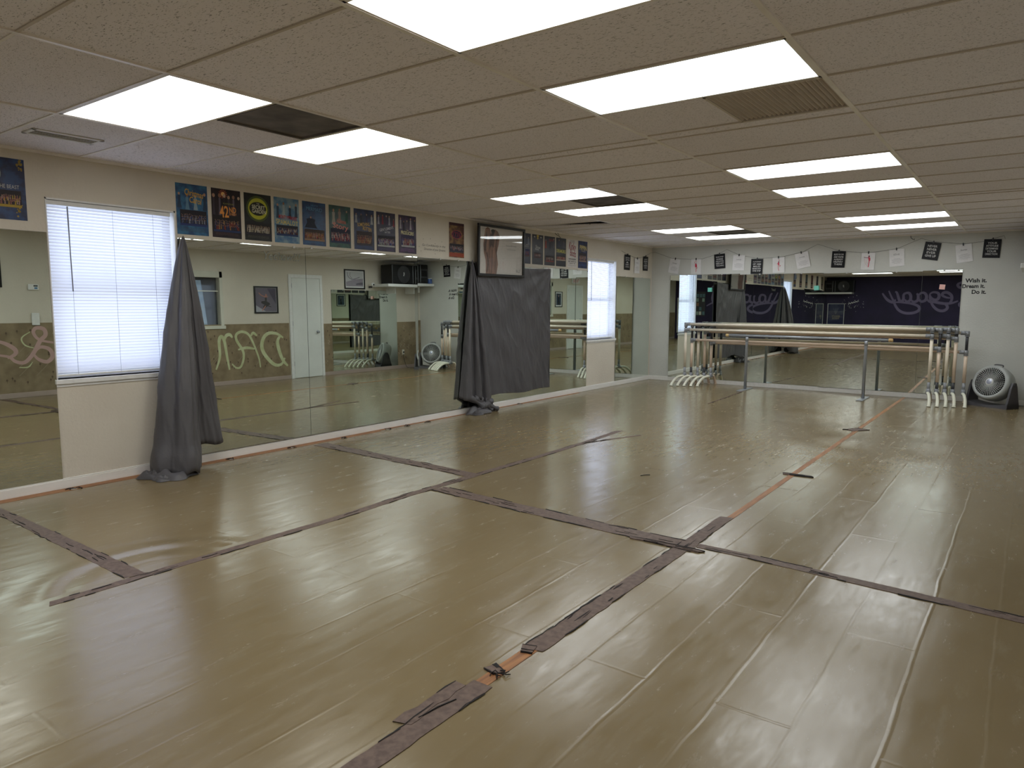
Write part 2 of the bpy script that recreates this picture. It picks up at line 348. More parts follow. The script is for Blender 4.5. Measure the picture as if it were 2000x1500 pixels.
# ------------------------------------------------------------------ shell
tag(MB().box((-.02, YB, -.05), (WR + .02, LB + .02, 0)).build('floor', M_floor), kind='structure')
w1 = (2.18, 3.14, .82, 2.14); w2 = (9.87, 10.83, .82, 2.13)
def wall_with_holes(mb, x0, x1, y0, y1, z0, z1, holes):
    ys = y0
    for (a, b, c, d) in holes:
        mb.box((x0, ys, z0), (x1, a, z1)); mb.box((x0, a, z0), (x1, b, c)); mb.box((x0, a, d), (x1, b, z1)); ys = b
    mb.box((x0, ys, z0), (x1, y1, z1))
m = MB(); wall_with_holes(m, -.16, 0, YB - .15, LB + .15, -.05, H + .4, [w1, w2]); tag(m.build('wall_left', M_wall), kind='structure')
tag(MB().box((0, LB, -.05), (WR, LB + .15, H + .4)).build('wall_back', M_wall_cool), kind='structure')
# right wall has openings for two doors
RW = (6.42, 7.24, 1.08, 2.04)
m = MB(); wall_with_holes(m, WR, WR + .14, YB - .15, LB + .15, -.05, H + .4, [RW]); tag(m.build('wall_right', M_wall), kind='structure')
tag(MB().box((0, YB - .15, -.05), (WR, YB, H + .4)).build('wall_rear', M_purple), kind='structure')
# ceiling: tiles between tees, all one mesh
back = [3.64 - .61 * i for i in range(13)][::-1]
rowsR = back + [4.25, 4.40, 5.01, 5.62, 6.22, 6.84, 7.44, 8.05, 8.20, 8.81, 9.42, 10.02, 10.63, 11.21, 11.81, LB]
rowsM = back + [4.31, 4.46, 5.07, 5.68, 6.28, 6.88, 7.48, 8.09, 8.24, 8.85, 9.46, 10.06, 10.67, 11.27, 11.88, LB]
rowsL = back + [4.27, 4.42, 5.10, 5.74, 6.32, 6.93, 7.53, 8.10, 8.55, 8.90, 9.49, 10.10, 10.74, 11.36, 11.95, LB]
XC = [0, 1.225, 2.435, 3.705, 4.91, WR]; rows = [rowsL, rowsL, rowsM, rowsR, rowsR]
rowsR[rowsR.index(min(rowsR, key=lambda v: abs(v - 1.81)))] = 1.76
lights = []   # (x0,x1,y0,y1, material)
def lt(x0, x1, y0, y1, mt): lights.append((x0, x1, y0, y1, mt))
lt(3.705, 4.91, 1.76, 2.42, M_lens_white); lt(3.705, 4.91, 3.03, 3.64, M_lens_cool)
lt(1.225, 2.435, 1.81, 2.42, M_lens_white); lt(1.225, 2.435, 3.03, 3.64, M_lens_warm)
for a, b in ((5.62, 6.22), (6.84, 7.44), (9.42, 10.02), (10.63, 11.21)): lt(3.705, 4.91, a, b, M_lens_far)
for a, b in ((5.74, 6.32), (6.93, 7.53), (9.49, 10.10), (10.74, 11.36)): lt(1.225, 2.435, a, b, M_lens_far)
for x0, x1 in ((3.705, 4.91), (1.225, 2.435)): lt(x0, x1, -.63, -.02, M_lens_far); lt(x0, x1, -1.85, -1.24, M_lens_far)
vents = [(1.83, 2.435, 2.42, 3.03, 'plain'), (4.31, 4.91, 3.64, 4.25, 'louvre'), (1.83, 2.435, 6.32, 6.93, 'plain'), (1.83, 2.435, 10.10, 10.74, 'plain')]
m = MB(); tees = MB()
for c in range(5):
    x0, x1 = XC[c], XC[c + 1]; rw = [YB] + [v for v in rows[c] if v > YB + .1]
    for a, b in zip(rw[:-1], rw[1:]):
        if any(abs(l[0] - x0) < .05 and abs(l[2] - a) < .08 for l in lights): continue
        xa = x0; xb = x1
        for v in vents:
            if abs(v[1] - x1) < .05 and abs(v[2] - a) < .08: xb = v[0]
        mi = random.choice([0, 0, 1, 2]) if c < 3 else random.choice([1, 1, 1, 0])
        dz = [random.uniform(0, .004) for _ in range(4)]
        y0, y1 = a, b
        yo = .42 if c == 0 and abs(a - 8.10) < .03 else 0
        m.add([(xa, y0, H + dz[0]), (xb, y0 + yo, H + dz[1]), (xb, y1, H + dz[2]), (xa, y1, H + dz[3]), (xa, y0, H + .016), (xb, y0 + yo, H + .016), (xb, y1, H + .016), (xa, y1, H + .016)],
              [(0, 3, 2, 1), (4, 5, 6, 7), (0, 1, 5, 4), (1, 2, 6, 5), (2, 3, 7, 6), (3, 0, 4, 7)], mi)
        tees.box((x0, b - .007, H - .004), (x1, b + .007, H + .012), 0 if c < 2 else 1)  # left cross tees paler: window light falling there is put into the colour
    if c: tees.box((x0 - .012, YB, H - .006), (x0 + .012, LB, H + .02))
m.box((0, YB, H + .34), (WR, LB, H + .36), 3); m.box((.001, YB, H + .02), (.004, LB, H + .34), 3)
tag(m.build('ceiling', M_tiles + [M_dark]), kind='structure')
M_tee2 = mat('ceiling_tee_shaded', (204, 194, 182), .7, scale=3)  # darker copy of the tee colour, painted as out of the window light
tees.box((0, YB, H - .02), (.022, LB, H + .001)); tees.box((0, LB - .022, H - .02), (WR, LB, H + .001)); tees.box((WR - .022, YB, H - .02), (WR, LB, H + .001)); tees.box((0, YB, H - .02), (WR, YB + .022, H + .001))
tag(tees.build('trim_1', [M_tee, M_tee2]), kind='structure')
# shadow gap under the perimeter angle
# baseboards
def baseboard(name, path_boxes, mt=M_base):
    m = MB()
    for a, b in path_boxes: m.rbox(a, b, .004)
    tag(m.build(name, mt), kind='structure')
baseboard('baseboard_left', [((0, YB, 0), (.016, LB, .068)), ((0, YB, .068), (.010, LB, .078))])
baseboard('baseboard_back', [((0, LB - .016, 0), (5.4, LB, .072)), ((5.4, LB - .016, 0), (WR, LB, .072))])
baseboard('baseboard_right', [((WR - .016, YB, 0), (WR, 4.75, .075)), ((WR - .016, 5.6, 0), (WR, 8.66, .075)), ((WR - .016, 9.5, 0), (WR, LB, .075))], M_pinkbase)
# bare boards showing beside the vinyl
m = MB(); m.box((.014, YB, 0), (.105, 5.3, .0015)); m.box((.014, 5.3, 0), (.062, 9.6, .0015)); tag(m.build('trim_2', M_pine), kind='structure')
m = MB(); m.box((4.205, 1.86, 0), (4.262, 2.30, .0015)); m.box((4.242, 4.44, 0), (4.286, 12.18, .0015)); tag(m.build('trim_3', M_pine), kind='structure')

# ------------------------------------------------------------------ ceiling lights and vents
LL = ['large ceiling light nearest the viewer, cut by the top edge of the photo', 'wide cool white ceiling light beside the louvred return grille', 'warm white ceiling light nearest the left wall, left of the plain dark panel', 'yellowish ceiling light just right of the nearest plain dark panel',
      'nearer light of the middle pair in the right row', 'farther light of the middle pair in the right row', 'nearer light of the last pair in the right row', 'farthest light of the right row, closest to the back wall',
      'light of the left row just before the second dark panel', 'light of the left row just beyond the second dark panel', 'nearer light of the last pair in the left row', 'farthest light of the left row, nearest the back corner',
      'first ceiling light of the right row behind the camera', 'last ceiling light of the right row behind the camera', 'first ceiling light of the left row behind the camera', 'last ceiling light of the left row behind the camera']
for (x0, x1, y0, y1, mt), lab in zip(lights, LL):
    t = tag(empty('ceiling_light', ((x0 + x1) / 2, (y0 + y1) / 2, H)), lab, 'light', 'fluorescent troffers in the ceiling')
    hx, hy = (x1 - x0) / 2 - .006, (y1 - y0) / 2 - .006
    f = MB()
    for a, b in (((-hx, -hy, -.004), (hx, -hy + .018, .06)), ((-hx, hy - .018, -.004), (hx, hy, .06)), ((-hx, -hy, -.004), (-hx + .018, hy, .06)), ((hx - .018, -hy, -.004), (hx, hy, .06))): f.box(a, b)
    f.box((-hx, -hy, .06), (hx, hy, .08)); f.build('frame', M_tee, t)
    MB().box((-hx + .018, -hy + .018, .004), (hx - .018, hy - .018, .010)).build('diffuser', mt, t)
vl = ['plain dark return panel between the two nearest left ceiling lights', 'brown louvred return grille beside the wide cool light', 'plain dark panel between the middle pair of left lights', 'plain dark panel between the last pair of left lights']
for (x0, x1, y0, y1, k), lab in zip(vents, vl):
    t = tag(empty('ceiling_vent', ((x0 + x1) / 2, (y0 + y1) / 2, H)), lab, 'vent')
    hx, hy = (x1 - x0) / 2 - .004, (y1 - y0) / 2 - .004
    f = MB()
    for a, b in (((-hx, -hy, -.004), (hx, -hy + .015, .02)), ((-hx, hy - .015, -.004), (hx, hy, .02)), ((-hx, -hy, -.004), (-hx + .015, hy, .02)), ((hx - .015, -hy, -.004), (hx, hy, .02))): f.box(a, b)
    f.build('frame', M_soot if k == 'plain' else M_tee2, t)
    p = MB()
    if k == 'plain':
        # dusty cloth-like filter with shallow pleats
        n = 14
        for i in range(n): p.add([(-hx + .015 + (2 * hx - .03) * i / n, -hy + .015, .006), (-hx + .015 + (2 * hx - .03) * (i + 1) / n, -hy + .015, .006), (-hx + .015 + (2 * hx - .03) * (i + 1) / n, hy - .015, .008), (-hx + .015 + (2 * hx - .03) * i / n, hy - .015, .008)], [(3, 2, 1, 0)])
        p.box((-hx, -hy, .01), (hx, hy, .03)); p.build('filter_panel', M_soot, t)
    else:
        n = 22; w = (2 * hx - .03) / n
        for i in range(n):
            x = -hx + .015 + w * i; p.add([(x, -hy + .015, .001), (x + w * .5, -hy + .015, .018), (x + w * .5, hy - .015, .018), (x, hy - .015, .001), (x + .003, -hy + .015, .001), (x + w * .5 + .003, -hy + .015, .018), (x + w * .5 + .003, hy - .015, .018), (x + .003, hy - .015, .001)], [(3, 2, 1, 0), (4, 5, 6, 7), (0, 1, 5, 4), (2, 3, 7, 6), (1, 2, 6, 5), (3, 0, 4, 7)])
        p.build('louvre', mat('louvre_brown', (206, 192, 174), .6, scale=5), t); MB().box((-hx, -hy, .03), (hx, hy, .04)).build('backing', M_dark, t)
t = tag(empty('air_register', (.63, 2.08, H)), 'small white slotted air register in the ceiling tile over the window', 'vent')
f = MB()
for a, b in (((-.09, -.21, -.006), (.09, -.185, .002)), ((-.09, .185, -.006), (.09, .21, .002)), ((-.09, -.21, -.006), (-.062, .21, .002)), ((.062, -.21, -.006), (.09, .21, .002))): f.rbox(a, b, .002)
f.build('frame', M_white, t)
s_ = MB()
for i in range(4): s_.box((-.05 + .033 * i, -.185, -.004), (-.048 + .033 * i, .185, .0), mw=Matrix.Rotation(.0, 4, 'Y'))
s_.build('vane', M_white, t); MB().box((-.062, -.185, -.0005), (.062, .185, .0)).build('backing', M_soot, t)

# ------------------------------------------------------------------ windows with blinds (left wall)
def blind_window(i, y0, y1, z0, z1, lab, tiltd):
    w = MB(); x = -.115
    for a, b in (((x - .03, y0, z0), (x, y0 + .04, z1)), ((x - .03, y1 - .04, z0), (x, y1, z1)), ((x - .03, y0, z0), (x, y1, z0 + .05)), ((x - .03, y0, z1 - .04), (x, y1, z1)), ((x - .04, y0, (z0 + z1) / 2 - .02), (x + .005, y1, (z0 + z1) / 2 + .03))): w.rbox(a, b, .003)
    win = tag(w.build('window_%d' % i, M_white), kind='structure')
    g = MB().box((x - .018, y0 + .03, z0 + .04), (x - .014, y1 - .03, z1 - .03)).build('glass_pane', M_glass); g.parent = win
    s = MB(); s.rbox((-.11, y0 - .012, z0 - .035), (.022, y1 + .012, z0 + .0), .004); s.box((-.002, y0 - .008, z0 - .055), (.008, y1 + .008, z0 - .035)); s.build('window_sill', M_white, win)
    c = MB()   # thin lining that stands a little proud of the plaster
    c.box((-.11, y1 - .012, z0), (.004, y1, z1)); c.box((-.11, y0, z0), (.004, y0 + .008, z1)); c.box((-.11, y0, z1 - .012), (.004, y1, z1)); c.build('window_lining', M_white, win)
    t = tag(empty('venetian_blind', (0, 0, 0)), lab, 'blind', 'white venetian blinds')
    ya, yb = y0 + .012, y1 - (.03 if i == 1 else .05)
    hd = MB().rbox((-.05, ya, z1 - .045), (-.018, yb, z1 - .014), .003).build('headrail', M_white, t)
    sl = MB(); pitch = .0232; z = z1 - .058; wd_ = .0280; an = math.radians(tiltd)
    while z > z0 + .045:
        n = 4; vs = []
        for k in range(n + 1):
            q = (k / n - .5); bow = .0040 * (1 - 4 * q * q)
            dx = q * wd_ * math.cos(an) + bow * math.sin(an); dz = -q * wd_ * math.sin(an) + bow * math.cos(an)
            vs += [(-.034 + dx, ya + .004, z + dz), (-.034 + dx, yb - .004, z + dz)]
        sl.add(vs, [(2 * k, 2 * k + 1, 2 * k + 3, 2 * k + 2) for k in range(n)], 0, True); z -= pitch
    sl.build('slats', M_slat, t)
    MB().rbox((-.048, ya, z0 + .018), (-.022, yb, z0 + .034), .003).build('bottom_rail', M_white, t)
    for f in (.16, .5, .84):
        yy = ya + (yb - ya) * f; MB().tube([(-.020, yy, z1 - .04), (-.020, yy, z0 + .03)], .0011, 5).build('ladder_cord', mat('blind_cord', (176, 178, 190), .7, scale=30), t)
    yy = ya + (yb - ya) * .15; MB().tube([(-.012, yy, z1 - .05), (-.008, yy + .004, z1 - .67)], .0042, 6).build('wand', mat('blind_wand', (140, 144, 152), .3, scale=30), t)
blind_window(1, *w1, 'white venetian blind over the near window beside the first grey drape', 58)
blind_window(2, *w2, 'white venetian blind over the narrow-looking far window near the back corner', 40)

# ------------------------------------------------------------------ wall mirrors
def mirror(side, a0, a1, z0, z1, lab, grp, yaw_=0., tilt=0., off=.009, clips=(.25, .75), bottom=None):
    w = abs(a1 - a0); a = (a0 + a1) / 2; h = z1 - z0
    sg = math.sin(abs(yaw_)) * w / 2 + math.sin(abs(tilt)) * h / 2
    t = tag(empty('wall_mirror', mw=frame(side, a, (z0 + z1) / 2, off + sg, yaw_=yaw_, tilt=tilt)), lab, 'mirror', grp)
    MB().box((-w / 2 + .0015, -h / 2, -.004), (w / 2 - .0015, h / 2, .0), 0).build('backing', M_mirredge, t)
    MB().add([(-w / 2 + .002, -h / 2 + .001, .0006), (w / 2 - .002, -h / 2 + .001, .0006), (w / 2 - .002, h / 2 - .001, .0006), (-w / 2 + .002, h / 2 - .001, .0006)], [(0, 1, 2, 3)]).build('mirror_glass', M_mirror, t)
    for c in clips:
        MB().rbox((-w / 2 + w * c - .012, h / 2 - .010, -.004), (-w / 2 + w * c + .012, h / 2 + .012, .004), .002).build('mirror_clip', M_clip, t)
    return t
G1 = 'tall mirror panels on the left wall'
mirror('left', YB + .01, -2.15, .075, 1.925, 'left wall mirror panel farthest behind the viewer, by the rear shelf', G1)
mirror('left', -2.15, -.70, .075, 1.925, 'left wall mirror panel behind the viewer, second from the rear wall', G1)
mirror('left', -.70, .74, .075, 1.925, 'left wall mirror panel behind the viewer, third from the rear wall', G1)
mirror('left', .74, 2.175, .075, 1.89, 'mirror panel at the left edge of the photo, left of the near window', G1)
mirror('left', 3.145, 4.425, .079, 1.925, 'mirror panel directly behind the first grey drape, reflecting the framed dancer photo', G1, tilt=-.0085, clips=(.1, .9))
mirror('left', 4.425, 5.985, .079, 1.930, 'mirror panel in the middle, reflecting the white door and loudspeaker', G1, tilt=-.0085, clips=(.05, .95))
mirror('left', 5.985, 7.30, .079, 1.925, 'mirror panel left of the gathered second drape', G1, yaw_=-.007, tilt=-.006, clips=(.3, .55))
mirror('left', 7.30, 8.60, .079, 1.905, 'mirror panel hidden behind the flat grey cloth', G1)
mirror('left', 8.60, 9.865, .079, 1.925, 'mirror panel between the grey cloth and the far window', G1)
mirror('left', 10.835, 12.15, .079, 1.875, 'narrow-looking mirror panel between the far window and the back corner', G1)
G2 = 'mirror panels on the back wall'
BY = .0155
mirror('back', .385, 1.655, .076, 1.93, 'back wall mirror panel nearest the corner, behind the left barre feet', G2, yaw_=.010)
mirror('back', 1.655, 3.005, .076, 1.915, 'second back wall mirror panel from the corner', G2, yaw_=.0065)
mirror('back', 3.005, 4.395, .076, 1.905, 'third back wall mirror panel from the corner', G2, yaw_=BY)
mirror('back', 4.395, 4.90, .076, 1.915, 'slim back wall mirror panel with the pink note, beside the wish lettering', G2, yaw_=BY, clips=(.55, .9))
G3 = 'mirror panels on the right wall'
mirror('right', 10.985, 9.73, .08, 1.785, 'right wall mirror panel beside the white door', G3)
mirror('right', 11.61, 10.985, .08, 1.785, 'narrow right wall mirror panel near the loudspeaker corner', G3)
# sticky notes on the back mirror
for (a, z, mt, lab, rr) in ((1.135, 1.662, M_teal, 'teal sticky note on the corner-side back mirror', 0), (2.912, 1.675, M_teal, 'teal sticky note at the right edge of the second back mirror', .03), (4.66, 1.672, M_pink, 'pink sticky note on the slim back mirror', -.08)):
    m = MB(); m.add([(-.036, -.036, 0), (.036, -.036, .006), (.036, .036, .001), (-.036, .036, 0), (-.036, -.036, -.0006), (.036, -.036, .0054), (.036, .036, .0004), (-.036, .036, -.0006)], [(0, 1, 2, 3), (7, 6, 5, 4), (0, 4, 5, 1), (1, 5, 6, 2), (2, 6, 7, 3), (3, 7, 4, 0)])
    tag(m.build('sticky_note', mt, mw=frame('back', a, z, .034, roll=rr)), lab, 'sticky note', 'sticky notes on the back mirrors')
# faint marker scrawl on the mirror glass
m = MB(); inkp = mat('faint_marker', (132, 138, 132), .8, scale=30)
m.fittext('Yeehaw!!!', .40, .075, 0, 0, 0, shear=.2)
tag(m.build('marker_scrawl', inkp, mw=frame('left', 4.16, 1.83, .0115)), 'faint handwritten scrawl near the top of the mirror right of the first drape', 'writing')

# ------------------------------------------------------------------ posters
SKIN = [(176, 136, 112), (140, 100, 78), (190, 160, 138)]
def people_rows(mb, x0, x1, y0, y1, mats_n, rows_=3, n=14, first=1):
    H_ = y1 - y0
    for r in range(rows_, 0, -1):
        k = n + 2 * r
        for i in range(k):
            x = x0 + (x1 - x0) * (i + .5 + random.uniform(-.35, .35)) / k; y = y0 + H_ * (.02 + .17 * (r - 1) + random.uniform(-.03, .03))
            h = H_ * random.uniform(.26, .34); w = (x1 - x0) / k * random.uniform(.30, .46); z = .0018 + (rows_ - r) * .0002 + i * .000004
            c = first + random.randrange(mats_n - first + 1) if mats_n > first else first
            mb.poly([(x - w * 1.05, y), (x + w * 1.05, y), (x + w * .6, y + h * .5), (x + w * .8, y + h * .80), (x - w * .8, y + h * .80), (x - w * .6, y + h * .5)], z, c)
            mb.disc(x, y + h * .92, w * .55, h * .11, z + .000001, 6, 0)
def figure(mb, x, y, h, w, z, cb, ch, arms=0):
    mb.poly([(x - w * .5, y), (x + w * .5, y), (x + w * .28, y + h * .45), (x + w * .36, y + h * .76), (x + w * .1, y + h * .82), (x - w * .1, y + h * .82), (x - w * .36, y + h * .76), (x - w * .28, y + h * .45)], z, cb)
    mb.disc(x, y + h * .9, h * .075, h * .095, z + .00005, 9, ch)
    if arms: mb.stroke([(x - w * .3, y + h * .72), (x - w * .8, y + h * .8), (x - w * 1.1, y + h * 1.0)], h * .06, z, ch); mb.stroke([(x + w * .3, y + h * .72), (x + w * .9, y + h * .7), (x + w * 1.2, y + h * .85)], h * .06, z, ch)
PW, PH = .279, .418
def poster(y0, spec, lab, side='left', ztop=2.377):
    bg1, bg2, photo, figs, texts, extra = spec['bg'], spec['bg2'], spec.get('photo'), spec.get('figs', 0), spec.get('text', []), spec.get('extra')
    nm = 'poster_stock_%d_%d_%d' % bg1
    t = tag(MB().box((0, 0, 0), (PW, PH, .0012)).build('show_poster', mat(nm, bg1, .35, rgb2=bg2, scale=13, detail=7, lo=.42, hi=.58, spec=.4), mw=frame(side, y0, ztop - PH, .001, roll=random.uniform(-.004, .004))), lab, 'poster', spec.get('group', 'show posters above the mirrors'))
    if photo:
        px0, px1, py0, py1, dark, pal = photo
        p = MB(); p.poly([(px0, py0), (px1, py0), (px1, py1), (px0, py1)], .0016, 1)
        pal = [tuple(int(v * .78) for v in c) for c in pal]; mats_ = [flat(SKIN[0]), flat(dark)] + [flat(c) for c in pal]
        people_rows(p, px0 + .008, px1 - .008, py0 + .02, py1, len(mats_) - 1, 3, 15, 2 if len(mats_) > 2 else 1)
        # stage floor band
        p.poly([(px0, py0), (px1, py0), (px1, py0 + .018), (px0, py0 + .018)], .00175, len(mats_) - 1)
        p.build('cast_photo', mats_, t)
    if figs:
        n, yb, hh, cols = figs; p = MB(); mats_ = [flat(SKIN[i % 3]) for i in range(3)] + [flat(tuple(int(v * .72 + bg1[j] * .2) for j, v in enumerate(c))) for c in cols]
        for i in range(n):
            figure(p, PW * (i + .5 + random.uniform(-.15, .15)) / n, yb + random.uniform(-.012, .012), hh * random.uniform(.85, 1.1), PW / n * .55, .0018 + i * .00003, 3 + i % len(cols), i % 3, 0)
        p.build('artwork_figures', mats_, t)
    if extra:
        p = MB(); mats_ = extra(p); p.build('artwork', mats_, t)
    if texts:
        p = MB(); mats_ = []
        for (s, w, h, x, y, c, rot, bold) in texts:
            f = flat(c)
            if f not in mats_: mats_.append(f)
            p.fittext(s, w, h, x, y, .0026, mats_.index(f), bold, 0, rot)
        p.build('title_lettering', mats_, t)
    # small print block
    if spec.get('small'):
        p = MB(); y, c, k = spec['small']
        for i in range(k):
            x = .03
            while x < PW - .03:
                w = random.uniform(.006, .022); p.poly([(x, y - i * .0075), (min(x + w, PW - .03), y - i * .0075), (min(x + w, PW - .03), y - i * .0075 + .0028), (x, y - i * .0075 + .0028)], .0015); x += w + .004
        p.build('small_print', flat(c), t)
    return t
WHT = (214, 214, 210); GLD = (204, 160, 60); RED = (176, 40, 44)
def oval(c1, c2, cx=PW / 2, cy=.285, r=(.095, .085)):
    def f(p):
        p.disc(cx, cy, r[0] * 1.25, r[1] * 1.35, .0013, 28, 0); p.disc(cx, cy, r[0] * 1.05, r[1] * 1.12, .0014, 28, 1); p.disc(cx, cy, r[0] * .92, r[1] * .72, .0015, 28, 2)
        return [flat(c1), flat(c2), flat((22, 24, 16))]
    return f
def burst(cx, cy, r, c):
    def f(p):
        for i in range(14):
            a = 2 * PI * i / 14; p.poly([(cx, cy), (cx + r * math.cos(a - .08), cy + r * math.sin(a - .08)), (cx + r * 1.2 * math.cos(a), cy + r * 1.2 * math.sin(a)), (cx + r * math.cos(a + .08), cy + r * math.sin(a + .08))], .0013, 1)
        p.disc(cx, cy, r * .5, r * .5, .0014, 20, 0); return [flat((236, 190, 120)), flat(c)]
    return f
def moon(p):
    p.disc(.02, .31, .115, .10, .0013, 30, 0); p.disc(.055, .33, .03, .02, .0014, 12, 1); p.disc(.0, .27, .05, .03, .0014, 12, 1)
    figure(p, .03, .24, .14, .10, .0016, 2, 3)
    for i in range(22): p.disc(PW - .045 + random.uniform(-.02, .03), random.choice([random.uniform(.33, .41), random.uniform(.02, .12)]), random.uniform(.004, .010), None, .0015, 7, 4)
    return [flat((170, 174, 178)), flat((130, 136, 144)), flat((78, 128, 186)), flat(SKIN[0]), flat((150, 124, 40))]
def glow(c, c2, cy):
    def f(p):
        p.disc(PW / 2, cy, .11, .05, .0013, 24, 0); p.disc(PW / 2, cy, .07, .03, .0014, 24, 1); return [flat(c), flat(c2)]
    return f
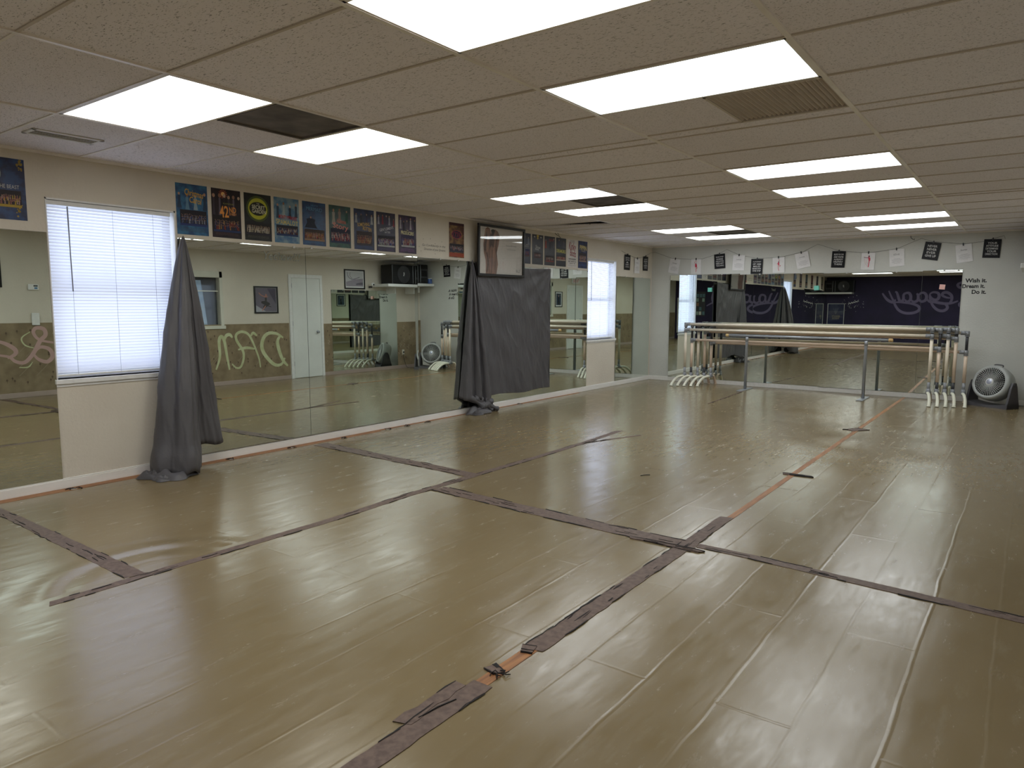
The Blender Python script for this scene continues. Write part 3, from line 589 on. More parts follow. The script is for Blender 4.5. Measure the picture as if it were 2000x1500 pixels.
posters = [
 (1.785, dict(bg=(30, 58, 104), bg2=(20, 30, 66), photo=(.03, .25, .085, .20, (34, 26, 34), [(190, 120, 110), (214, 176, 160), (60, 40, 60), (216, 180, 60)]), text=[('AND THE BEAST', .20, .026, .14, .225, (190, 190, 190), 0, 0)], extra=moon), 'blue poster with a pale moon at the left edge of the photo above the mirror'),
 (3.153, dict(bg=(52, 104, 142), bg2=(36, 70, 110), photo=(.03, .265, .075, .205, (22, 20, 34), [(90, 100, 140), (170, 176, 190), (60, 50, 70), (40, 60, 130)]), figs=(4, .215, .14, [(26, 48, 76), (110, 150, 176), (170, 186, 190)]), text=[('Christmas', .165, .052, .160, .345, GLD, -.12, .014), ('Carol', .105, .05, .170, .288, GLD, -.12, .014)], small=(.058, (60, 70, 76), 5)), 'pale blue poster with gold script, first of the row beside the first drape'),
 (3.468, dict(bg=(40, 26, 34), bg2=(24, 16, 24), photo=(.012, .268, .05, .19, (20, 14, 20), [(150, 60, 50), (200, 150, 90), (60, 50, 80), (36, 60, 120)]), figs=(6, .20, .17, [(70, 60, 76), (120, 110, 126), (40, 30, 40)]), text=[('42', .085, .10, .115, .225, (226, 150, 70), .06, .02), ('ND', .065, .05, .198, .245, (226, 150, 70), .06, .02), ('STREET', .07, .018, .20, .208, (226, 150, 70), .04, .01), ('PLAYHOUSE', .10, .012, .16, .295, (150, 150, 70), 0, 0)], extra=burst(.11, .375, .035, (190, 90, 50)), small=(.04, (90, 60, 60), 3)), 'dark poster with large orange number, second in the row'),
 (3.782, dict(bg=(30, 34, 26), bg2=(16, 18, 16), photo=(.012, .268, .05, .165, (18, 16, 18), [(216, 206, 186), (196, 180, 150), (226, 220, 206), (50, 46, 60)]), text=[('SECRET', .135, .034, .145, .30, (216, 214, 190), -.03, .01), ('GARDEN', .145, .034, .15, .262, (216, 214, 190), -.03, .01), ('THE', .03, .012, .14, .33, (216, 214, 190), 0, 0)], extra=oval((66, 78, 30), (178, 178, 46)), small=(.04, (80, 76, 66), 3)), 'dark poster with a yellow-green ring of light around its title'),
 (4.093, dict(bg=(70, 112, 146), bg2=(120, 146, 160), photo=(.02, .262, .065, .165, (26, 26, 40), [(200, 180, 170), (130, 60, 60), (206, 204, 196), (40, 70, 130)]), figs=(4, .235, .13, [(50, 70, 90), (190, 196, 196), (36, 44, 60)]), text=[('MONTY PYTHON\'S', .20, .036, .15, .238, RED, -.05, .02), ('SPAMALOT', .245, .044, .14, .192, (206, 190, 120), -.03, .012)], small=(.05, (40, 80, 140), 4)), 'light blue poster with red lettering over yellow capitals'),
 (4.410, dict(bg=(20, 66, 112), bg2=(14, 40, 84), photo=(.02, .262, .045, .155, (60, 46, 44), [(170, 60, 60), (206, 150, 60), (210, 160, 160), (190, 150, 120)]), figs=(1, .165, .12, [(26, 24, 40)]), text=[('THE LITTLE', .09, .012, .14, .385, (90, 140, 180), 0, 0), ('MERMAID', .19, .034, .14, .35, (90, 140, 180), -.02, .0)], small=(.03, (60, 110, 150), 2)), 'deep blue poster with one leaning figure in the middle'),
 (4.734, dict(bg=(32, 78, 64), bg2=(22, 50, 46), photo=(.015, .268, .045, .19, (26, 26, 54), [(190, 40, 50), (214, 160, 160), (230, 214, 210), (40, 60, 100)]), figs=(3, .24, .15, [(214, 196, 190), (190, 150, 140), (40, 90, 74)]), text=[('A Christmas', .12, .04, .155, .265, (216, 130, 120), -.08, .012), ('Story', .20, .07, .145, .205, (216, 130, 120), -.10, .012)], small=(.035, (60, 100, 80), 3)), 'green poster with salmon pink script lettering'),
 (5.058, dict(bg=(26, 42, 84), bg2=(18, 26, 56), photo=(.03, .25, .045, .19, (46, 34, 36), [(190, 120, 80), (206, 170, 120), (150, 50, 50), (80, 70, 80)]), figs=(4, .28, .11, [(206, 206, 200), (30, 30, 44), (70, 60, 90)]), text=[('SOMETHING', .17, .036, .13, .262, (206, 170, 90), .10, .012), ('ROTTEN', .12, .04, .18, .218, (206, 170, 90), -.12, .014)], small=(.03, (50, 70, 120), 3)), 'navy poster with curved gold lettering and a brown stage photo'),
 (5.372, dict(bg=(36, 26, 56), bg2=(22, 18, 38), photo=(.015, .268, .05, .17, (20, 18, 34), [(190, 190, 200), (40, 70, 170), (150, 60, 110), (206, 206, 206)]), figs=(5, .28, .10, [(190, 190, 200), (170, 40, 50), (70, 40, 80)]), text=[('GENTLEMEN\'S', .21, .03, .145, .245, (196, 196, 204), .22, .01), ('MATTERS', .08, .02, .16, .208, (196, 196, 204), .05, .006)], small=(.035, (90, 70, 120), 4)), 'dark violet poster with slanted white lettering, eighth in the row'),
 (5.703, dict(bg=(58, 30, 66), bg2=(30, 18, 40), photo=(.04, .25, .07, .20, (40, 34, 70), [(190, 140, 110), (40, 70, 170), (170, 60, 60), (206, 206, 206)]), figs=(5, .265, .12, [(206, 206, 206), (24, 22, 30), (110, 100, 110)]), text=[('PRODUCERS', .20, .038, .135, .225, (226, 220, 170), -.03, .014), ('THE', .03, .012, .135, .255, (226, 220, 170), 0, .004)], small=(.05, (120, 80, 130), 5)), 'purple poster with pale yellow block capitals, last before the handwritten line'),
 (6.549, dict(bg=(132, 100, 56), bg2=(78, 46, 36), photo=(.012, .268, .065, .165, (24, 24, 34), [(170, 170, 180), (90, 90, 110), (190, 120, 120), (70, 70, 90)]), text=[('1776', .145, .065, .14, .275, (130, 36, 60), .0, .02)], extra=lambda p: (p.disc(PW / 2, .278, .10, .055, .0013, 8, 0), p.disc(PW / 2, .278, .09, .046, .0014, 8, 1), p.poly([(0, .385), (PW, .385), (PW, PH), (0, PH)], .0013, 2), p.poly([(0, .01), (PW, .01), (PW, .055), (0, .055)], .0013, 3), [flat((150, 60, 70)), flat((28, 28, 50)), flat((60, 24, 34)), flat((150, 66, 40))])[-1]), 'gold and maroon poster hanging alone left of the big black frame'),
 (8.000, dict(bg=(22, 26, 50), bg2=(14, 16, 30), photo=(.03, .25, .10, .20, (26, 34, 80), [(150, 60, 40), (50, 80, 170), (120, 80, 60)]), figs=(3, .27, .12, [(150, 156, 170), (50, 60, 90)]), text=[('CATS', .14, .04, .15, .245, (170, 170, 160), .06, .008)]), 'midnight blue poster nearest the big black frame on its right'),
 (8.315, dict(bg=(28, 24, 30), bg2=(18, 15, 20), photo=(.05, .23, .09, .17, (40, 26, 34), [(190, 120, 120), (206, 206, 206), (90, 50, 50)]), text=[('Show', .12, .045, .145, .245, (206, 206, 206), -.08, .006), ('Boat', .09, .03, .125, .215, (206, 206, 206), -.05, .004)], extra=lambda p: (p.disc(PW / 2, .40, .03, .016, .0013, 12, 0), p.disc(PW / 2, .37, .02, .02, .0014, 5, 0), p.disc(.06, .385, .02, .012, .0014, 9, 1), p.disc(.22, .385, .02, .012, .0014, 9, 1), [flat((196, 170, 70)), flat((180, 176, 170))])[-1]), 'black poster with a small gold emblem at its top'),
 (8.629, dict(bg=(30, 26, 32), bg2=(20, 18, 24), photo=(.03, .25, .05, .14, (18, 16, 20), [(206, 196, 190), (120, 110, 110), (150, 60, 50)]), figs=(3, .255, .13, [(200, 70, 40), (36, 34, 50), (90, 90, 100)]), text=[('ROCKY', .12, .028, .18, .365, (150, 26, 36), -.04, .01)]), 'dark poster with an orange-red figure at its upper left'),
 (8.937, dict(bg=(22, 22, 34), bg2=(16, 15, 24), photo=(.015, .265, .085, .165, (26, 22, 28), [(206, 120, 90), (190, 60, 50), (216, 190, 170)]), figs=(2, .27, .11, [(60, 66, 90), (90, 90, 100)]), text=[('DREAMGIRLS', .25, .05, .14, .225, (206, 200, 110), -.03, .016)], small=(.06, (60, 56, 70), 5)), 'dark poster with tall pale yellow capitals'),
 (9.257, dict(bg=(214, 208, 204), bg2=(206, 200, 196), text=[('Kinky', .20, .15, .14, .30, (140, 34, 44), -.10, .012), ('Boots', .17, .10, .16, .215, (140, 34, 44), -.12, .012), ('WINNER!', .22, .026, .14, .125, (44, 40, 44), 0, .016), ('BEST MUSICAL', .22, .022, .14, .09, (44, 40, 44), 0, .012), ('2013', .16, .018, .14, .06, (44, 40, 44), 0, .012), ('THE GLOBAL', .13, .012, .14, .40, (60, 50, 54), 0, 0), ('HIT MUSICAL', .15, .012, .14, .38, (60, 50, 54), 0, 0)], small=(.03, (120, 116, 116), 2)), 'white poster with tall dark red lettering'),
 (9.572, dict(bg=(30, 46, 92), bg2=(22, 30, 60), photo=(.03, .25, .10, .235, (40, 34, 44), [(206, 190, 180), (170, 100, 80), (120, 120, 150), (190, 160, 140)]), text=[('PIPPIN', .21, .07, .145, .315, (214, 196, 130), -.06, .02), ('THE MUSICAL', .14, .014, .15, .265, (190, 180, 160), -.04, .004)], small=(.06, (60, 90, 150), 4)), 'blue poster with cream capitals, closest to the far window'),
]
# wording that is not legible in the photograph stays as soft shapes rather than a guessed title
for y0, sp, lab in posters: poster(y0, sp, lab)
rear_lab = ['plum', 'teal', 'red', 'slate', 'olive', 'navy']
for i, y0 in enumerate((1.06, .33, -.40, -1.13, -1.86, -2.59)):
    bgc = [(60, 34, 60), (30, 80, 90), (96, 32, 34), (60, 66, 80), (84, 84, 46), (28, 36, 78)][i]
    poster(y0, dict(bg=bgc, bg2=tuple(v // 2 for v in bgc), photo=(.02, .26, .05, .18, (22, 20, 28), [(190, 150, 130), (150, 60, 60), (206, 200, 190)]), figs=(3, .22, .14, [(150, 140, 140), (50, 50, 70), (190, 180, 170)]), group='posters above the rear left mirrors'), rear_lab[i] + ' coloured show poster on the left wall behind the viewer')
# poster sleeves: clear plastic edges and tape tabs beside the row
t = tag(MB().fittext('Go Confidently in the', .40, .034, .20, .045, 0, 0, 0, .2).fittext('Direction of your Dreams', .37, .034, .215, .0, 0, 0, 0, .2).build('wall_writing', mat('pencil_ink', (84, 78, 74), .8, scale=30), mw=frame('left', 6.08, 2.025, .0012, roll=-.0)), 'thin handwritten quotation on the wall between two posters', 'writing')
m = MB()
for i, (a, z) in enumerate(((6.10, 2.14), (6.22, 2.15), (6.42, 2.13), (6.03, 2.05), (6.30, 2.10), (6.38, 2.02), (6.06, 2.0), (6.30, 1.98))): m.disc(a - 6.0, z - 1.9, .004, .006, .0, 6)
tag(m.build('trim_4', flat((96, 88, 82)), mw=frame('left', 6.0, 1.9, .0012)), kind='structure')

# ------------------------------------------------------------------ big framed ballet print
def picture(side, a0, z0, w, h, lab, art, fw_=.02, mount=0., depth=.018, off=.0, roll=0., name='framed_picture', fm=M_black, tilt=0., glass=True, group=None):
    t = tag(empty(name, mw=frame(side, a0, z0, off, roll=roll, tilt=tilt)), lab, 'picture', group)
    f = MB()
    for a, b in (((0, 0, 0), (w, fw_, depth)), ((0, h - fw_, 0), (w, h, depth)), ((0, fw_, 0), (fw_, h - fw_, depth)), ((w - fw_, fw_, 0), (w, h - fw_, depth))): f.rbox(a, b, .003)
    f.build('frame', fm, t)
    MB().box((fw_ * .6, fw_ * .6, .002), (w - fw_ * .6, h - fw_ * .6, .005)).build('mount_board', M_paper, t)
    p = MB(); ms = art(p, w, h); p.build('print', ms, t)
    if glass: MB().box((fw_ * .8, fw_ * .8, .009), (w - fw_ * .8, h - fw_ * .8, .0105)).build('glass', M_glass, t)
    return t
def art_ballet(p, w, h):
    p.poly([(.03, .03), (w - .03, .03), (w - .03, h - .03), (.03, h - .03)], .0054, 0)
    # bare arms raised over the head and a long straight back, in warm brown tones
    p.poly([(.175, .03), (.40, .03), (.43, .16), (.40, .30), (.44, .42), (.46, .52), (.42, .575), (.36, .60), (.30, .575), (.275, .55), (.25, .60), (.20, .62), (.155, .59), (.135, .50), (.12, .40), (.13, .30), (.17, .20)], .0057, 1)
    p.poly([(.16, .46), (.135, .40), (.15, .31), (.17, .33), (.20, .50), (.18, .58)], .0060, 2)
    p.poly([(.27, .58), (.31, .50), (.36, .58), (.33, .60), (.29, .595)], .0060, 3)
    p.poly([(.265, .54), (.235, .42), (.25, .34), (.29, .40), (.33, .36), (.345, .45), (.32, .53)], .0060, 2)
    p.stroke([(.30, .34), (.305, .2), (.295, .04)], .012, .0062, 2); p.stroke([(.19, .30), (.22, .18), (.20, .05)], .02, .0062, 2); p.stroke([(.40, .52), (.385, .38), (.40, .25)], .016, .0062, 2)
    p.fittext('There are 600 muscles', .24, .022, .71, .41, .0062, 4); p.fittext('in the human body', .19, .018, .72, .36, .0062, 4)
    p.fittext('BALLET', .105, .038, w - .12, .085, .0062, 3, .0)
    return [flat((196, 190, 182)), mat('print_skin', (150, 112, 92), .5, rgb2=(96, 70, 58), scale=7, stretch=(2, .6, 1)), flat((70, 52, 46)), flat((30, 28, 30)), flat((110, 106, 104))]
picture('left', 6.975, 1.748, 1.005, .652, 'big black framed ballet print hanging over the grey cloth', art_ballet, fw_=.032, depth=.028, off=.085, roll=0.004, tilt=0.02)

# ------------------------------------------------------------------ grey drapes
def drape(name, peak, hem, nv, lab, knee=.85, folds=(0,), seed=1, amp=.02, bulge=1., puddle=.0):
    """cloth fanning from one pinned point to a hem polyline (list of (x,y,z)), with radial folds"""
    rnd = random.Random(seed); hem = smooth_path(hem, 10); nu = len(hem); vs = []; fs = []
    ph = [rnd.uniform(0, 2 * PI) for _ in range(4)]
    for i, hp in enumerate(hem):
        u = i / (nu - 1)
        a = hem[max(i - 1, 0)]; b = hem[min(i + 1, nu - 1)]; tn = Vector((b[0] - a[0], b[1] - a[1], 0)); nn = Vector((tn.y, -tn.x, 0)).normalized() if tn.length else Vector((1, 0, 0))
        for j in range(nv + 1):
            v = j / nv; f = v ** knee
            p = Vector(peak).lerp(Vector(hp), f); p.z = peak[2] + (hp[2] - peak[2]) * v
            w = math.sin(u * PI * 7 + ph[0] + .9 * math.sin(v * 3)) * .7 + math.sin(u * PI * 15 + ph[1] + v * 2.6) * .28 * (1 - .5 * v) + math.sin(u * 57 + ph[2] + v * 5) * .06
            p += nn * w * amp * (min(1, v * 2.2)) * (1 - .35 * v)
            if v > .88 and puddle:
                k = (v - .88) / .12; p += nn * puddle * math.sin(k * PI) * (1 + .5 * math.sin(u * 17 + ph[3])); p.z += .028 * k * (math.sin(u * 31 + ph[2]) + 1) * (1 - k * .4)
            p += nn * wrinkle(p.x, p.y + u, p.z, .75) * min(1, v * 2)
            p.x = max(p.x, .014); p.z = max(p.z, .004)
            vs.append(p)
    for i in range(nu - 1):
        for j in range(nv):
            a = i * (nv + 1) + j; fs.append((a, a + 1, a + nv + 2, a + nv + 1))
    o = MB().add(vs, fs, 0, True).build(name, M_cloth)
    s = o.modifiers.new('thick', 'SOLIDIFY'); s.thickness = .0025; s.offset = 0
    if lab: tag(o, lab, 'drape', 'dark grey satin drapes')
    return o
d1 = drape('grey_drape', (.03, 3.185, 1.945), [(.03, 2.86, .02), (.10, 2.77, .012), (.20, 2.755, .012), (.30, 2.79, .012), (.38, 2.85, .012), (.42, 2.93, .012), (.40, 3.02, .012), (.34, 3.07, .014), (.25, 3.06, .05), (.16, 3.05, .10)], 44, 'grey satin drape gathered to one nail right of the near window, spreading to the floor', .72, seed=3, amp=.034, puddle=.012)
d1b = drape('back_fold', (.022, 3.195, 1.94), [(.12, 3.04, .20), (.15, 3.14, .17), (.12, 3.24, .19), (.16, 3.33, .17), (.12, 3.40, .19), (.04, 3.43, .21)], 36, None, .8, seed=5, amp=.018); d1b.parent = d1
m = MB()      # crumpled end lying on the floor
def crumple(mb, cx, cy, rx, ry, h, seed, rot=0, n=26, k=9):
    rnd = random.Random(seed); ph = [rnd.uniform(0, 6.28) for _ in range(5)]; vs = [(cx, cy, h * .7)]; fs = []
    for j in range(1, k + 1):
        f = j / k
        for i in range(n):
            a = 2 * PI * i / n; rr = f * (1 + .16 * math.sin(3 * a + ph[0]) + .1 * math.sin(5 * a + ph[1])); x = rr * rx * math.cos(a); y = rr * ry * math.sin(a)
            z = h * (math.sqrt(max(0, 1 - f * f)) * .65 + .22 * (1 - f) * math.sin(3 * a + 5 * f + ph[2]) + .22 * math.sin(2 * a - 8 * f + ph[3]) * (1 - f * .7))
            vs.append((cx + x * math.cos(rot) - y * math.sin(rot), cy + x * math.sin(rot) + y * math.cos(rot), max(z, .003)))
    for i in range(n): fs.append((0, 1 + i, 1 + (i + 1) % n))
    for j in range(k - 1):
        for i in range(n): fs.append((1 + j * n + i, 1 + (j + 1) * n + i, 1 + (j + 1) * n + (i + 1) % n, 1 + j * n + (i + 1) % n))
    mb.add(vs, fs, 0, True)
crumple(m, .30, 2.86, .14, .18, .10, 4, -.4); crumple(m, .20, 2.74, .12, .08, .075, 8, .3); crumple(m, .36, 2.76, .09, .06, .05, 14, .9); m.build('floor_puddle', M_cloth, d1)
# second drape: gathered bunch, then cloth stretched flat along the mirror
d2 = drape('grey_drape', (.05, 6.93, 1.945), [(.03, 6.69, .22), (.10, 6.70, .19), (.14, 6.79, .18), (.10, 6.88, .20), (.16, 6.95, .19), (.11, 7.04, .15), (.17, 7.12, .10), (.12, 7.22, .12), (.05, 7.32, .18)], 44, 'grey satin drape gathered beside the big black frame, its end twisted on the baseboard', .75, seed=11, amp=.026)
m = MB(); crumple(m, .13, 6.98, .11, .20, .13, 21, 0); crumple(m, .10, 7.18, .08, .12, .17, 23, .2); crumple(m, .16, 6.88, .09, .13, .05, 29, .35)
for k in range(5):
    q = k / 4; pts = smooth_path([(.10 + .02 * k, 6.76 + q * .42, .24 - .03 * k), (.15, 6.90 + q * .22, .15), (.17, 6.98 + q * .12, .08 + .02 * q), (.12 + .02 * k, 6.86 + .10 * k, .03)], 6); m.tube(pts, [.035 + .012 * math.sin(i * .7) for i in range(len(pts))], 10)
m.build('twisted_end', M_cloth, d2)
# flat cloth
ny, nz = 170, 170; vs = []; fs = []
for i in range(ny + 1):
    u = i / ny
    for j in range(nz + 1):
        v = j / nz
        yl = 6.98 + .30 * (1 - v) ** .8 * .9; yy = yl + (8.715 - yl) * u
        zt = 1.918 - .03 * math.sin(PI * u) - .01 * u; zb = .185 - .02 * u + .012 * math.sin(u * 9)
        z = zb + (zt - zb) * v
        d = math.hypot((1 - u) * 1.7, (1 - v) * 1.7)          # sag lines swinging out of the top right corner
        a = math.atan2((1 - v), (1 - u) + .02)
        w = .010 * math.sin(a * 16 + d * 1.5) * min(1, d) * math.exp(-.3 * d) + .006 * math.sin(u * 34 + 3 * math.sin(v * 4)) * (.4 + v * .2) + .006 * math.sin(u * 60 + v * 12) * (1 - v) ** 1.5 + .004 * math.sin(v * 26 + u * 14)
        w += .012 * math.sin((u * 1.4 + v) * 9) * (1 - u) * .7
        vs.append((.046 + w * .6 + wrinkle(0, yy, z, .62) + .012 * math.sin(PI * u), yy, z))
for i in range(ny):
    for j in range(nz): a = i * (nz + 1) + j; fs.append((a, a + nz + 1, a + nz + 2, a + 1))
o = MB().add(vs, fs, 0, True).build('grey_cloth', M_cloth); s = o.modifiers.new('thick', 'SOLIDIFY'); s.thickness = .002; s.offset = 0
tag(o, 'flat dark grey cloth stretched over the mirror below the big black frame', 'cloth')
MB().tube([(.05, 8.715, 1.90), (.05, 8.712, .17)], .006, 6).build('hem', M_cloth, o)

# ------------------------------------------------------------------ string of cards
def card(side, q, lab, kind, lines=None, title=None, danc=0, hang=None):
    """q: top-left, top-right, bottom-right, bottom-left in wall coordinates"""
    tl, tr, br_, bl = [Vector(p) for p in q]; w = ((tr - tl).length + (br_ - bl).length) / 2; h = ((tl - bl).length + (tr - br_).length) / 2
    c = (tl + tr + br_ + bl) / 4; ang = math.atan2(tr.y - tl.y + br_.y - bl.y, tr.x - tl.x + br_.x - bl.x)
    dark = kind == 'dark'
    t = tag(MB().box((-w / 2, -h / 2, 0), (w / 2, h / 2, .001)).build('quote_card', M_blackcard if dark else M_paper, mw=frame(side, c.x, c.y, .012, roll=ang, tilt=.02)), lab, 'card', 'quote cards hung on the string')
    m = MB(); ms = [flat((214, 214, 214)) if dark else flat((56, 54, 56)), flat((150, 148, 150)), flat((206, 60, 84)), flat((120, 40, 70))]
    if lines:
        n = len(lines); hh = h * .74 / n
        for i, s in enumerate(lines):
            m.fittext(s, w * .70 * min(1, .55 + len(s) * .06), hh * .70, 0, h * .37 - hh * (i + .5), .0016, 0, .018 if i % 2 else .008)
    if title:
        m.fittext(title, w * .42, h * .09, 0, h * .20, .0016, 0, 0, .35)
        m.box((-w * .42, h * .115, .0012), (w * .42, h * .118, .0016), 1)
        for i, ww in enumerate((.22, .36, .34, .30, .36, .2)): m.box((-w * ww, -h * .06 - i * h * .055, .0012), (w * ww, -h * .05 - i * h * .055, .0016), 1)
    if danc:
        s = h * .8; pk = 2
        if danc == 1:
            m.disc(0, s * .30, s * .035, s * .045, .0018, 10, 3); m.poly([(-.02, .05), (.012, .05), (.02, .01), (.0, -.01), (-.02, .01)], .0016, pk); m.stroke([(-.015, .05), (-.028, .075), (-.005, .10), (.012, .085)], .006, .0017, pk)
            m.stroke([(0, 0), (.004, -.04), (.0, -.095)], .008, .0016, pk); m.stroke([(0, 0), (.022, -.02), (.004, -.04)], .007, .0017, pk); m.disc(.0, .0, .022, .009, .0015, 12, pk)
        elif danc == 2:
            m.disc(.002, .05, .009, .012, .0018, 10, 3); m.poly([(-.012, .04), (.014, .04), (.01, .0), (-.012, .0)], .0016, pk); m.stroke([(.0, .04), (.012, .07), (.0, .095)], .006, .0017, pk)
            m.stroke([(0, 0), (-.006, -.05), (.004, -.095)], .008, .0016, pk); m.stroke([(0, 0), (.03, -.01), (.012, -.03)], .007, .0017, pk); m.stroke([(-.005, .03), (-.028, .02)], .006, .0017, pk)
        else:
            m.disc(.012, .075, .012, .013, .0018, 10, 3); m.poly([(-.002, .065), (.03, .055), (.034, .01), (.012, .0)], .0016, pk); m.stroke([(.005, .055), (-.03, .052), (-.062, .062)], .007, .0017, 3)
            m.stroke([(.02, .01), (.015, -.05), (.012, -.09)], .012, .0016, pk); m.stroke([(-.05, .05), (-.035, -.03), (.0, -.085)], .0018, .0015, pk); m.stroke([(.0, .05), (-.02, .0), (.005, -.04)], .0018, .0015, pk)
    m.build('printed_design', ms, t)
    cl = MB().rbox((-.008, h / 2 - .018, -.003), (.008, h / 2 + .022, .009), .002); cl.build('clip', M_black if not dark else M_dpipe, t)
    return t
card('left', [(11.107, 2.254), (11.326, 2.256), (11.31, 1.993), (11.099, 2.0)], 'black quote card on the left wall nearest the far window', 'dark', ['DON\'T STOP', 'JUST BE', '&', 'DON\'T', 'ALWAYS'])
card('left', [(11.483, 2.211), (11.69, 2.211), (11.69, 1.953), (11.483, 1.953)], 'white quote card on the left wall between the two black cards', 'light', title='Discipline')
card('left', [(11.822, 2.264), (12.021, 2.266), (12.03, 2.012), (11.831, 2.008)], 'black quote card on the left wall closest to the corner', 'dark', ['ALWAYS', 'BELIEVE', 'YOU', 'DESERVE', 'GOOD'])
card('back', [(.378, 2.243), (.564, 2.202), (.521, 1.956), (.322, 1.981)], 'tilted white quote card, first on the back wall from the corner', 'light', title='Kindness')
card('back', [(.768, 2.205), (.953, 2.205), (.953, 1.941), (.768, 1.941)], 'white card with a pink dancer above the corner side back mirror', 'light', danc=1)
card('back', [(1.182, 2.274), (1.38, 2.285), (1.394, 2.035), (1.205, 2.021)], 'black quote card, first black one on the back wall from the corner', 'dark', ['WHO STOP', 'DOING', 'NEGATIVE', 'NEED NOT', 'TEACHING'])
card('back', [(1.53, 2.250), (1.729, 2.243), (1.72, 1.985), (1.513, 1.995)], 'white quote card titled Leadership', 'light', title='Leadership')
card('back', [(1.839, 2.176), (2.04, 2.170), (2.030, 1.920), (1.834, 1.925)], 'black quote card about a journey, hanging low over the mirror edge', 'dark', ['A JOURNEY', 'OF 1000', 'MILES', 'BEGINS WITH', 'ONE STEP'])
card('back', [(2.191, 2.180), (2.388, 2.190), (2.393, 1.939), (2.206, 1.931)], 'white card with a pink dancer right of the low black journey card', 'light', danc=2)
card('back', [(2.546, 2.229), (2.75, 2.27), (2.801, 2.029), (2.596, 1.981)], 'white quote card tilted to the left, between dancer card and black card', 'light', title='Lovely')
card('back', [(3.121, 2.253), (3.321, 2.247), (3.31, 1.988), (3.111, 1.997)], 'black quote card in the middle of the back wall, about being halfway there', 'dark', ['BELIEVE YOU CAN', 'AND YOU\'RE', 'ALREADY', 'HALFWAY', 'THERE'])
card('back', [(3.547, 2.212), (3.740, 2.207), (3.735, 1.943), (3.545, 1.952)], 'white card with a large pink and red dancer figure', 'light', danc=3)
card('back', [(3.93, 2.240), (4.125, 2.253), (4.15, 1.999), (3.947, 1.983)], 'white quote card titled Grit', 'light', title='Grit')
card('back', [(4.405, 2.343), (4.613, 2.311), (4.572, 2.056), (4.367, 2.091)], 'tilted black card saying never ever give up', 'dark', ['NEVER', 'NEVER', 'EVER', 'GIVE UP'])
card('back', [(4.785, 2.267), (4.986, 2.29), (5.012, 2.039), (4.819, 2.010)], 'white quote card titled Success between the two rightmost black cards', 'light', title='Success')
card('back', [(5.134, 2.339), (5.339, 2.331), (5.327, 2.071), (5.12, 2.080)], 'black quote card farthest right on the back wall, about attitude', 'dark', ['YOUR', 'ATTITUDE', 'DETERMINES', 'YOUR', 'DIRECTION'])
sl = [(10.985, 2.312), (11.216, 2.262), (11.588, 2.214), (11.926, 2.272), (12.146, 2.347), (12.205, 2.353)]
sb = [(.008, 2.354), (.064, 2.359), (.393, 2.237), (.775, 2.205), (.975, 2.208), (1.278, 2.289), (1.408, 2.351), (1.626, 2.252), (1.934, 2.182), (2.234, 2.182), (2.345, 2.193), (2.667, 2.261), (2.895, 2.374), (3.223, 2.255), (3.578, 2.212), (3.709, 2.214), (4.028, 2.252), (4.35, 2.391), (4.502, 2.337), (4.899, 2.284), (5.13, 2.31), (5.228, 2.342), (5.364, 2.379), (5.377, 2.335)]
m = MB(); m.tube([(.010, a, z) for a, z in sl] + [(a, LB - .010, z) for a, z in sb], .0022, 5)
tag(m.build('card_string', M_string), 'thin grey string zigzagging along the walls with cards clipped to it', 'string')
m = MB().fittext('Wish it.', .262, .060, .155, .175, 0, 0, .034).fittext('Dream it.', .275, .058, .130, .095, 0, 0, .034).fittext('Do it.', .175, .060, .200, .012, 0, 0, .034)
tag(m.build('wall_lettering', mat('black_vinyl', (16, 14, 16), .4, scale=20), mw=frame('back', 4.915, 1.585, .0015)), 'black vinyl words Wish it Dream it Do it right of the back mirrors', 'lettering')
m = MB(); m.tube([(4.207, LB - .01, H - .02), (4.21, LB - .02, H - .05), (4.235, LB - .02, 2.385), (4.262, LB - .02, 2.372), (4.255, LB - .02, 2.395)], .004, 6)
tag(m.build('ceiling_hook', M_black), 'small black bent hook hanging from the ceiling edge above the tilted black card', 'hook')
m = MB(); m.tube([(.03, 8.86, 2.43), (.035, 8.90, 2.41), (.03, 8.95, 2.405), (.035, 8.99, 2.385), (.03, 9.02, 2.36)], .004, 6); m.tube([(.03, 8.93, 2.44), (.034, 8.97, 2.41)], .003, 5)
tag(m.build('ceiling_wire', M_black), 'loose dark wire end poking from the ceiling above the small posters', 'wire')

